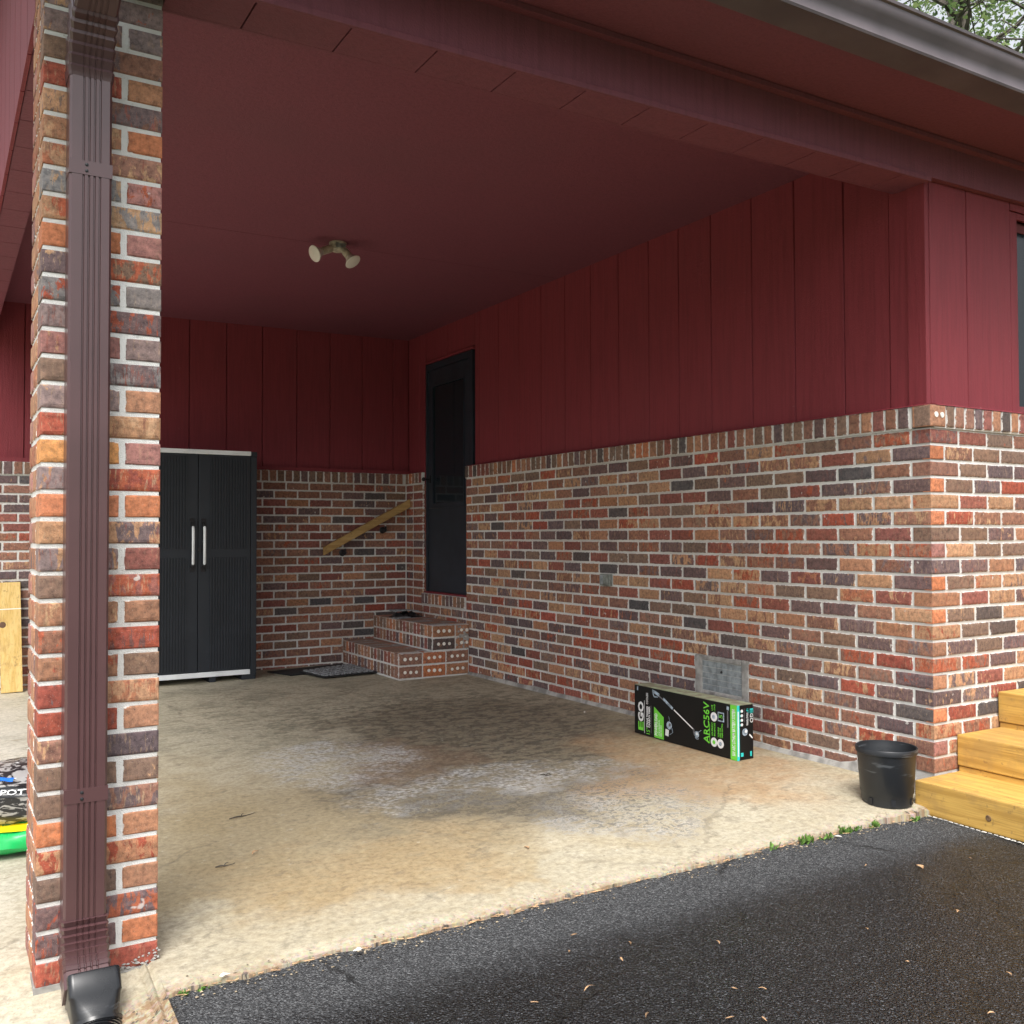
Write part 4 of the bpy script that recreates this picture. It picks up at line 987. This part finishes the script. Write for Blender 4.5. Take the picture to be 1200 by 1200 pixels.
mb = MB().lathe([(.018, 0), (.018, .002)], Matrix.Translation((BX0+.050, BY0+.0004, BZ0+.135)) @ Matrix.Rotation(R(90), 4, 'X'), 14); wparent(mb.build('trimmer_picture', M['ink_s']), bxr)
mb = MB().lathe([(.008, 0), (.008, .002)], Matrix.Translation((BX0+.056, BY0-.0006, BZ0+.138)) @ Matrix.Rotation(R(90), 4, 'X'), 10); wparent(mb.build('trimmer_picture', M['ink_w']), bxr)
k_ = MB(); k_.add([(BX0+.076, BY0-.0016, BZ0+.118), (BX0+.081, BY0-.0016, BZ0+.124), (BX0+.101, BY0-.0016, BZ0+.104), (BX0+.098, BY0-.0016, BZ0+.098)], [(0, 1, 2, 3)]); wparent(k_.build('trimmer_picture', M['ink_w']), bxr)
EB(BX0+.022, BX0+.038, BZ0+.018, BZ0+.036, 'ink_t'); EB(BX1-.022, BX1-.012, BZ0+.014, BZ0+.038, 'ink_t')

# ------------------------------------------------------------ nursery pot
pz = floor_z(-.28, .03)+.001
pot = empty('nursery_pot', (-.232, .062, pz), 'empty black plastic nursery pot at the foot of the brick corner', 'pot')
PT = Matrix.Translation((-.232, .062, pz))
pb = wparent(MB().lathe([(.098, .0), (.100, .012), (.103, .045), (.1065, .050), (.117, .205), (.1185, .212), (.1235, .214), (.1245, .232), (.122, .236), (.118, .234), (.116, .215), (.112, .20), (.100, .03), (.02, .022)], PT, 48).build('pot_body', M['pot'], smooth=True), pot)
for a in (R(232), R(288), R(180), R(340)):
    T = PT @ Matrix.Rotation(a, 4, 'Z'); sub(MB().box((.099, -.009, .008), (.1045, .009, .034), T=T).build('drain_hole', M['iron']), pb)

# ------------------------------------------------------------ wooden steps at the right edge
ws = empty('wooden_steps', (.3, -.7, -.2), 'new yellow pine timber steps rising at the right edge beside the brick wall', 'steps')
SX0, RUN = -.142, .300
tops = [-.066, .093, .252, .411, .57]; yb = -.006
def timber(a, b, name='timber', bev=.006):
    o = MB().box(a, b).build(name, M['wood'], bev=bev); return wparent(o, ws)
for i, t in enumerate(tops):
    x0 = SX0+RUN*i-(.012 if i else 0); x1 = SX0+RUN*(i+1)+.10
    timber((x0, -1.75, t-.134), (min(x1, 1.62), yb, t), 'step_timber')
    if i:
        timber((x0+.006, -1.745, t-.300), (min(x1, 1.62), yb-.002, t-.1365), 'step_timber')
kn = MB().lathe([(.013, 0), (.011, .0015)], Matrix.Translation((SX0-.0005, -.335, -.145)) @ Matrix.Rotation(R(-90), 4, 'Y'), 14)
kd = wparent(kn.build('knot', simple('knot wood', (.22, .13, .06), .8, .3, 60)), ws)
# white drip line where the asphalt meets the first timber
dl = MB()
for i in range(70):
    y = -.02-i*.024; w = .001+.006*random.random()**2; x = SX0-.010+.006*noise.noise(Vector((y*9, 0, 0))); z = asph_z(x, y)+.003
    dl.add([(x-w, y, z), (x+w, y, z), (x+w, y+.02, z), (x-w, y+.02, z), (x-w*.5, y+.004, z+.003), (x+w*.5, y+.004, z+.003), (x+w*.5, y+.016, z+.003), (x-w*.5, y+.016, z+.003)], [(4, 5, 6, 7), (0, 1, 5, 4), (1, 2, 6, 5), (2, 3, 7, 6), (3, 0, 4, 7)])
tag(dl.build('white_grit', M['debris']), 'thin line of pale grit along the foot of the wooden steps', 'grit', kind='stuff')

# ------------------------------------------------------------ downspout
ds = empty('downspout', (-3.336, .09, -.2), 'ribbed dark brown metal downspout strapped to the brick pillar', 'downspout')
DXC, DW, DD = -3.336, .102, .074; DYF = PY-.004-DD
def spout_profile(w=DW, d=DD, ribs=True, g=.004):
    pts = [(-w/2, d), (-w/2, .008), (-w/2+.006, 0)]
    if ribs:
        n = 4; x0 = -w*.17; pitch = w*.115
        for i in range(n):
            c = x0+i*pitch*1.12
            pts += [(c-.0028, 0), (c-.0014, g), (c+.0014, g), (c+.0028, 0)]
    pts += [(w/2-.006, 0), (w/2, .008), (w/2, d)]
    return pts
prf = [(DXC+x, DYF+y) for x, y in spout_profile()]
wparent(MB().prism(prf, -.022, 2.175, 'z').build('pipe', M['brown']), ds)
for z in (1.895, .285):
    stp = wparent(MB().prism([(DXC-DW/2-.0012, DYF+DD), (DXC-DW/2-.0012, DYF-.0012), (DXC+DW/2+.0012, DYF-.0012), (DXC+DW/2+.0012, DYF+DD)], z, z+.036, 'z').build('strap', M['brown']), ds)
    for dz in (.010, .026):
        sub(MB().lathe([(.0045, 0), (.004, .002), (.001, .003)], Matrix.Translation((DXC-.010, DYF-.0012, z+dz)) @ Matrix.Rotation(R(90), 4, 'X'), 10).build('rivet', M['iron'], smooth=True), stp)
def elbow(name, path, rngs, m, scale_fn, prof):
    """path: list of (y, z, angle) - angle tilts the section about X"""
    mb = MB(); rg = []
    for k, (x, y, z, a) in enumerate(path):
        s_ = scale_fn(k); ca, sa = math.cos(a), math.sin(a)
        rg.append([(DXC+x+px*s_[0], y+(py-DD/2)*s_[1]*ca, z+(py-DD/2)*s_[1]*sa) for px, py in prof])
    mb.rings(rg); return wparent(mb.build(name, M[m]), ds)
yc = DYF+DD/2
# top elbow: corrugated bend then pipe running forward and up toward the gutter
path = []; n_ = 24
pr2 = spout_profile(.106, .078, True, .002)
ang = 0; y_, z_, x_ = yc, 2.150, 0
path.append((x_, y_, z_, 0))
for k in range(n_):
    ang = R(62)*(k/(n_-1)); st_ = .0085
    z_ += st_*math.cos(ang); y_ -= st_*math.sin(ang); path.append((x_, y_, z_, ang))
elbow('top_elbow', path, None, 'brownshade', lambda k: (1.0+.020*(k % 4), 1.0+.055*(k % 4)), pr2)
p2 = [(x_, y_, z_, ang), (x_+.012, y_-.40*math.sin(ang), z_+.40*math.cos(ang), ang)]
elbow('top_pipe', p2, None, 'brownshade', lambda k: (.97, .97), pr2)
# bottom elbow kicks forward
path = [(0, yc, -.008, 0)]; y_, z_ = yc, -.008; n2 = 26
for k in range(n2):
    ang = R(50)*(k/(n2-1)); st_ = .0058
    z_ -= st_*math.cos(ang); y_ -= st_*math.sin(ang); path.append((0, y_, z_, -ang))
elbow('bottom_elbow', path, None, 'brown', lambda k: (1.0+.022*(3-k % 4), 1.0+.075*(3-k % 4)), spout_profile(.106, .076, True, .0035))
path = [(0, y_, z_, -ang), (0, y_-.045*math.sin(ang), z_-.045*math.cos(ang), -ang)]
elbow('spout_lip', path, None, 'brown', lambda k: (1.0+.03*k, 1.0), spout_profile(.108, .078, True, .0045))
EY, EZ = y_-.045*math.sin(ang), z_-.045*math.cos(ang)
# black adapter and corrugated drain pipe
dp = empty('drain_pipe', (DXC, EY-.05, -.22), 'black corrugated plastic drain pipe catching the foot of the downspout', 'drain pipe')
def rrect(cx, cy, w, d, r, n=5):
    out = []
    for (sx, sy, a0) in ((1, 1, 0), (-1, 1, 90), (-1, -1, 180), (1, -1, 270)):
        for i in range(n):
            a = R(a0+90*i/(n-1)); out.append((cx+sx*(w/2-r)+r*math.cos(a), cy+sy*(d/2-r)+r*math.sin(a)))
    return out
def sect(y, z, a, w, d, r, xo=0):
    ca, sa = math.cos(a), math.sin(a)
    return [(DXC+xo+px, y+py*ca, z+py*sa) for px, py in rrect(0, 0, w, d, r)]
aa = -R(38); oy, oz = EY+.035*math.sin(R(38)), EZ+.035
P0 = (EY+.02, EZ+.030)
rg = []
for (t, w, d, r) in ((0, .118, .098, .012), (.004, .122, .102, .014), (.055, .122, .102, .014), (.060, .117, .097, .016), (.085, .112, .10, .03), (.11, .108, .104, .045)):
    rg.append(sect(P0[0]-t*math.sin(R(38)), P0[1]-t*math.cos(R(38)), aa, w, d, r, .012))
wparent(MB().rings(rg).build('adapter', M['blackpipe'], smooth=True), dp)
rg = []; y_, z_ = P0[0]-.11*math.sin(R(38)), P0[1]-.11*math.cos(R(38))
for k in range(70):
    a = R(38)+R(44)*min(1, k/26); rad = .056+.006*(1 if k % 6 < 3 else -1)
    rg.append([(DXC+.012-.0006*k+rad*math.cos(t), y_+rad*math.sin(t)*math.cos(-a), z_+rad*math.sin(t)*math.sin(-a)) for t in [2*math.pi*i/28 for i in range(28)]])
    y_ -= .0058*math.sin(a); z_ = max(z_-.0058*math.cos(a), -.235)
wparent(MB().rings(rg).build('corrugated_hose', M['blackpipe'], smooth=True), dp)

# ------------------------------------------------------------ bags and board at the left edge
def bag(name, c, L_, W_, H_, rzv, m, label, cat, parts=(), seed=0):
    root = empty(name, c, label, cat); T = Matrix.Translation(c) @ Matrix.Rotation(rzv, 4, 'Z')
    def S(u, v, off=0):
        a = v*math.pi*2; e = (1-abs(u)**3.2)**(1/2.4) if abs(u) < 1 else 0
        ca, sa = math.cos(a), math.sin(a)
        f = lambda t: math.copysign(abs(t)**.62, t)
        wy = W_/2*f(ca)*(.55+.45*e); hz = H_/2*f(sa)*e
        n_ = .018*noise.noise(Vector((u*3+seed, ca*2.2, sa*2.2)))+.007*noise.noise(Vector((u*11+seed, ca*7, sa*7)))
        k = 1+off/(H_/2)
        return T @ Vector((L_/2*u, (wy+n_*ca)*(1+off/(W_/2)), max(hz*k+n_, -H_/2)+H_/2))
    nu, nv = 34, 36; mb = MB()
    mb.v = [S(-1+2*i/(nu-1), j/nv) for i in range(nu) for j in range(nv)]
    mb.f = [(i*nv+j, i*nv+(j+1) % nv, (i+1)*nv+(j+1) % nv, (i+1)*nv+j) for i in range(nu-1) for j in range(nv)]
    wparent(mb.build('bag_body', M[m], smooth=True), root)
    for (nm, u0, u1, v0, v1, pm, off) in parts:
        b2 = MB(); a_, b_ = 14, 10
        b2.v = [S(u0+(u1-u0)*i/a_, v0+(v1-v0)*j/b_, off) for i in range(a_+1) for j in range(b_+1)]
        b2.f = [(i*(b_+1)+j, i*(b_+1)+j+1, (i+1)*(b_+1)+j+1, (i+1)*(b_+1)+j) for i in range(a_) for j in range(b_)]
        wparent(b2.build(nm, M[pm], smooth=True), root)
    return root, S
bz = floor_z(-3.4, 1.4)
g_, S1 = bag('soil_bag', (-3.44, 1.50, bz), .95, .56, .115, R(-4), 'greenbag', 'green and yellow plastic bag lying flat on the slab beneath the potting bag', 'bag',
             parts=[('yellow_print', -.9, .9, .07, .42, 'yellowbag', .002), ('green_print', -.2, .95, -.2, -.06, 'greenbag', .002)], seed=3)
b_, S2 = bag('potting_mix_bag', (-3.46, 1.52, bz+.095), .80, .50, .175, R(-16), 'silverbag', 'black and silver bag of potting mix lying on top of the green bag', 'bag',
             parts=[('blue_print', .04, .22, .315, .345, 'ink_b', .003), ('white_print', -.06, .03, .30, .36, 'ink_w', .003), ('black_band', -.95, .9, .405, .475, 'blackpipe', .003)], seed=8)
def on_bag(c): return S2(-.30+c.x*1.28, .462-c.y*.62, .006+c.z)
text_mesh('ALL-YOU POTTING MIX', .082, M['ink_w'], 'lettering', None, b_, fn=on_bag, bold=.001)

bd = empty('leaning_board', (-3.2, DEP-.05, floor_z(-3.2, 5.3)), 'pale pine board leaning upright against the brick wall at the left edge', 'board')
bz0 = floor_z(-3.2, 5.2)
BT = Matrix.Translation((-3.188, DEP-.16, bz0+.003)) @ Matrix.Rotation(R(-10), 4, 'X') @ Matrix.Rotation(R(-1.0), 4, 'Y')
wparent(MB().box((-.070, -.019, 0), (.070, .019, .80), T=BT).build('board', M['woodboard'], bev=.003), bd)
wparent(MB().box((-.0702, -.0200, .60), (.0705, -.0188, .606), T=BT).build('white_line', M['chalk']), bd)
wparent(MB().lathe([(.024, 0), (.020, .0015)], BT @ Matrix.Translation((-.052, -.0188, .49)) @ Matrix.Rotation(R(90), 4, 'X'), 9).build('knot', simple('dark knot', (.10, .05, .03), .8)), bd)
# a second board end just out of sight behind the first is not shown in the photograph

# ------------------------------------------------------------ leaves, chips, weeds
def drop(px, py, z):
    d = fw+rt*((px-600)/FPX)-up*((py-600)/FPX); t = (z-CAM.z)/d.z; return CAM+d*t
rr = random.Random(12)
def leaf(px, py, L_, w, m='leafdry', name='fallen_leaf', lab='small dry leaf fragment lying on the wet asphalt', grp='dry leaf fragments scattered on the asphalt', zz=None, cat='leaf'):
    p = drop(px, py, -.22); z = asph_z(p.x, p.y)+.002 if zz is None else zz; p = drop(px, py, z)
    a = rr.uniform(0, 6.28); n = 7; V = []
    for i in range(n):
        t = i/(n-1); x = (t-.5)*L_; ww = w*math.sin(math.pi*min(.97, max(.06, t)))**.7; cz = .35*L_*.25*math.sin(math.pi*t)+.004; bnd = .25*L_*math.sin(2.2*t)
        for sgn in (-1, 0, 1): V.append((x, bnd+sgn*ww/2, cz+(abs(sgn))*w*.22))
    T = Matrix.Translation((p.x, p.y, z)) @ Matrix.Rotation(a, 4, 'Z')
    mb = MB(); mb.add([T @ Vector(v) for v in V], [(i*3+j, i*3+j+1, (i+1)*3+j+1, (i+1)*3+j) for i in range(n-1) for j in range(2)])
    o = mb.build(name, M[m], smooth=True); tag(o, lab, cat, grp); return o
LL = ['curled brown leaf bit lying nearest the slab edge on the left of the asphalt', 'reddish leaf crumb right of the curled leaf bit', 'thin pale twig leaf in the middle of the wet asphalt', 'small brown leaf crumb below the reddish one', 'long curved pale leaf sliver in the lower left asphalt', 'pale leaf tip at the lower left, under the asphalt edge', 'small upright leaf chip in the bottom middle', 'leaf chip just right of the upright chip in the bottom middle', 'lone orange speck of leaf right of the asphalt centre', 'brown leaf bit near the right edge, below the wooden steps', 'long thin pale stalk near the dry asphalt strip', 'leaf bit close to the lower right corner', 'faint leaf chip near the dry strip right of centre', 'leaf sliver at the very bottom, just right of centre', 'second leaf sliver at the very bottom, beside another', 'broad leaf bit in the bottom right corner', 'long bottom edge leaf stalk left of the two slivers', 'upright small leaf chip below the thin pale twig, far right', 'tiny leaf crumb under the curled bit by the slab edge']
for li, (px, py, l, w) in enumerate(((672, 1097, .022, .009), (737, 1107, .020, .006), (840, 1106, .024, .006), (730, 1126, .022, .006), (692, 1161, .042, .005), (626, 1176, .020, .005), (861, 1160, .016, .007), (893, 1161, .020, .006), (1015, 1090, .012, .005), (1120, 1069, .022, .008), (1013, 1015, .026, .004), (1181, 1143, .022, .006), (1138, 1007, .018, .005), (855, 1194, .024, .006), (897, 1196, .022, .006), (1162, 1190, .018, .007), (760, 1192, .026, .005), (1063, 1129, .010, .006), (668, 1117, .012, .006))):
    leaf(px, py, l, w, lab=LL[li])
leaf(1076, 1018, .034, .020, lab='larger curled tan leaf on the asphalt below the pot', grp=None)
leaf(982, 982, .026, .016, m='debris', lab='pale grey curled leaf on the asphalt beside the weeds', grp=None)
for (px, py, r_) in ((420, 1113, .018), (262, 1143, .014), (685, 835, .012)):
    p = drop(px, py, -.17); z = max(floor_z(p.x, p.y), -.198)+.001
    if py < 900: z = floor_z(p.x, p.y)+.001
    mb = MB(); V = []
    for k in range(9): V.append((r_*rr.uniform(.5, 1.3)*math.cos(k*.7), r_*rr.uniform(.4, 1)*math.sin(k*.7)*.7, rr.uniform(0, .004)))
    V.append((0, 0, .008)); T = Matrix.Translation((drop(px, py, z).x, drop(px, py, z).y, z))
    mb.add([T @ Vector(v) for v in V], [(k, (k+1) % 9, 9) for k in range(9)])
    tag(mb.build('paint_chip', M['debris']), {420: 'white flaky chip at the broken slab edge in the middle front', 262: 'white flaky chip at the slab edge nearest the pillar', 685: 'small pale bit of litter on the slab near the long brick wall'}[px], 'chip')
# crumbs along the slab edge
mb = MB()
for i in range(520):
    x = -3.15+3.0*rr.random(); e = edge_y(x); y = e-.02+.05*rr.gauss(0, 1)*.5; on_slab = y > e
    z = (floor_z(x, y) if on_slab else asph_z(x, y))+.001; s_ = rr.uniform(.001, .0042)
    a, b, c = rr.uniform(.6, 1.3)*s_, rr.uniform(.6, 1.3)*s_, rr.uniform(.4, .9)*s_
    mb.add([(x-a, y-b, z), (x+a, y-b*.6, z), (x+a*.7, y+b, z), (x-a, y+b*.8, z), (x, y, z+c)], [(0, 1, 4), (1, 2, 4), (2, 3, 4), (3, 0, 4)])
tag(mb.build('edge_grit', simple('crumbled concrete', (.33, .27, .19), .95, .35, 60)), 'crumbled concrete grit scattered along the broken slab edge', 'grit', kind='stuff')
mb = MB()
for i in range(260):
    x = -3.15+2.9*rr.random(); y = edge_y(x)-.01+.02*rr.random(); z = asph_z(x, y)+.004; a = rr.uniform(-.6, .6); l = rr.uniform(.008, .03)
    dx, dy = l*math.cos(a), l*math.sin(a); mb.add([(x, y, z), (x+dx, y+dy, z+.002), (x+dx, y+dy+.003, z+.003), (x, y+.003, z+.002)], [(0, 1, 2, 3)])
tag(mb.build('pine_straw', M['leafdry']), 'bits of brown pine straw caught along the slab edge', 'pine straw', kind='stuff')
# twigs and a brown leaf on the slab
def twig(px, py, L_, a, lab):
    z = floor_z(-2.6, .8); p = drop(px, py, z); z = floor_z(p.x, p.y)+.004; p = drop(px, py, z)
    pts = [(p.x+L_*(t-.5)*math.cos(a)+.006*math.sin(t*9), p.y+L_*(t-.5)*math.sin(a)+.005*math.cos(t*7), z+.003*math.sin(t*6)) for t in [i/6 for i in range(7)]]
    mb = MB().tube(pts, [.0022, .003, .0028, .0026, .002, .0018, .001], 5)
    mb.tube([pts[3], (pts[3][0]+.018*math.cos(a+.8), pts[3][1]+.018*math.sin(a+.8), z+.004), (pts[3][0]+.034*math.cos(a+.7), pts[3][1]+.034*math.sin(a+.7), z+.002)], [.002, .0015, .001], 5)
    tag(mb.build('twig', M['bark']), lab, 'twig', 'twigs lying on the slab')
twig(284, 956, .12, .35, 'dark forked twig on the slab right of the pillar, the farther one')
twig(264, 1014, .07, .2, 'short forked twig on the slab right of the pillar, the nearer one')
twig(640, 908, .05, -.4, 'thin twig among the white stains in the middle of the slab')
leaf(300, 1001, .035, .014, lab='small tan leaf lying on the slab between the two forked twigs', grp=None, zz=floor_z(-2.6, .5)+.002)
leaf(616, 995, .03, .012, lab='dark tan leaf on the pale front part of the slab', grp=None, zz=floor_z(-1.7, .2)+.002)
# weeds
wm = simple('weed green', (.10, .20, .03), .7, .3, 60)
def weed(px, py, n, h, lab):
    p = drop(px, py, -.19); p = Vector((p.x, edge_y(p.x)-.010, 0)); mb = MB()
    for i in range(n):
        a = rr.uniform(0, 6.28); r_ = rr.uniform(.0, .022); x, y = p.x+r_*math.cos(a)*1.6, p.y+r_*math.sin(a)*.35; hh = h*rr.uniform(.3, 1)
        tx, ty = x+rr.uniform(-.014, .014), y+rr.uniform(-.012, .012); z = asph_z(x, y)-.002; hh = hh*1.35; w = rr.uniform(.0035, .0075); b = rr.uniform(0, 3.14)
        wx, wy = w*math.cos(b), w*math.sin(b)
        mb.add([(x-wx*.3, y-wy*.3, z), (x+wx*.3, y+wy*.3, z), (tx+wx, ty+wy, z+hh*.7), (tx, ty, z+hh), (tx-wx, ty-wy, z+hh*.65)], [(0, 1, 2, 3, 4)])
    tag(mb.build('weed', wm), lab, 'weed', 'weeds growing in the joint along the slab edge')
for (px, py, n, h, lab) in ((922, 980, 34, .030, 'thickest green weed in the slab joint below the carton'), (945, 975, 12, .022, 'thin pale weed just right of the thickest weed'), (972, 970, 26, .026, 'bushy weed midway between carton and pot'), (985, 967, 14, .020, 'small weed touching the bushy one on its right'), (1006, 962, 22, .022, 'yellowish weed just left of the pot'), (1048, 951, 18, .018, 'low weed at the slab edge right below the pot'), (886, 987, 8, .022, 'single upright weed sprig, farthest left of the row'), (212, 1157, 12, .012, 'tiny weed beside the white chip near the pillar'), (182, 1168, 10, .012, 'tiny weed at the slab edge just right of the drain pipe'), (236, 1150, 10, .012, 'tiny weed right of the white chip near the pillar')):
    weed(px, py, n, h, lab)

# ------------------------------------------------------------ trees beyond the roof
def tree(x, y, h, lean, seed, lab, nl=7000, R_=3.2):
    rr = random.Random(seed); root = empty('tree', (x, y, -.3), lab, 'tree', 'trees beyond the roof')
    top = Vector((x+lean, y, h)); base = Vector((x, y, -.3)); tr = MB(); br = MB(); ends = []
    pts = [base.lerp(top, t)+Vector((.25*math.sin(t*5+seed), .2*math.cos(t*4), 0)) for t in [i/9 for i in range(10)]]
    tr.tube(pts, [.24*(1-t*.085) for t in range(10)], 10)
    for i in range(26):
        t = rr.uniform(.45, 1); p = base.lerp(top, t)+Vector((.25*math.sin(t*5+seed), .2*math.cos(t*4), 0)); a = rr.uniform(0, 6.28); L_ = rr.uniform(1.2, R_)*(1.25-t*.6)
        d = Vector((math.cos(a), math.sin(a), rr.uniform(.1, .8))).normalized(); q = []
        for k in range(6): q.append(p+d*L_*k/5+Vector((rr.gauss(0, .07), rr.gauss(0, .07), rr.gauss(0, .07)+.05*k)))
        br.tube(q, [.05*(1-k*.16) for k in range(6)], 5)
        for k in range(2, 6):
            ends.append(q[k])
            for _ in range(2):
                e = q[k]+Vector((rr.gauss(0, .5), rr.gauss(0, .5), rr.gauss(0, .4))); br.tube([q[k], (q[k]+e)/2+Vector((0, 0, .06)), e], [.014, .009, .004], 4); ends.append(e)
    wparent(tr.build('trunk', M['bark'], smooth=True), root); wparent(br.build('branches', M['bark']), root)
    V = []; F_ = []; tn = []
    for i in range(nl):
        c = rr.choice(ends)+Vector((rr.gauss(0, .30), rr.gauss(0, .30), rr.gauss(0, .22))); s_ = rr.uniform(.03, .065)
        u = Vector((rr.gauss(0, 1), rr.gauss(0, 1), rr.gauss(0, .6))).normalized(); v = u.cross(Vector((rr.gauss(0, 1), rr.gauss(0, 1), rr.gauss(0, 1)))).normalized()
        k = len(V); V += [c-u*s_, c-v*s_*.5, c+u*s_, c+v*s_*.5]; F_.append((k, k+1, k+2, k+3)); tn += [rr.random()]*4
    me = bpy.data.meshes.new('crown'); me.from_pydata(V, [], F_); me.attributes.new('tone', 'FLOAT', 'POINT').data.foreach_set('value', tn)
    tag(wparent(link('crown', me, M['leaf']), root), kind='stuff')
tree(9.6, 6.6, 9.2, .5, 1, 'nearest leafy tree over the gutter at the upper right, with a thick limb')
tree(14.5, 9.6, 13.0, -.6, 2, 'taller tree behind the others at the top right corner', 7500, 3.8)
tree(12.0, 5.6, 8.8, -.4, 5, 'tree whose crown fills the far right corner above the gutter', 6000)
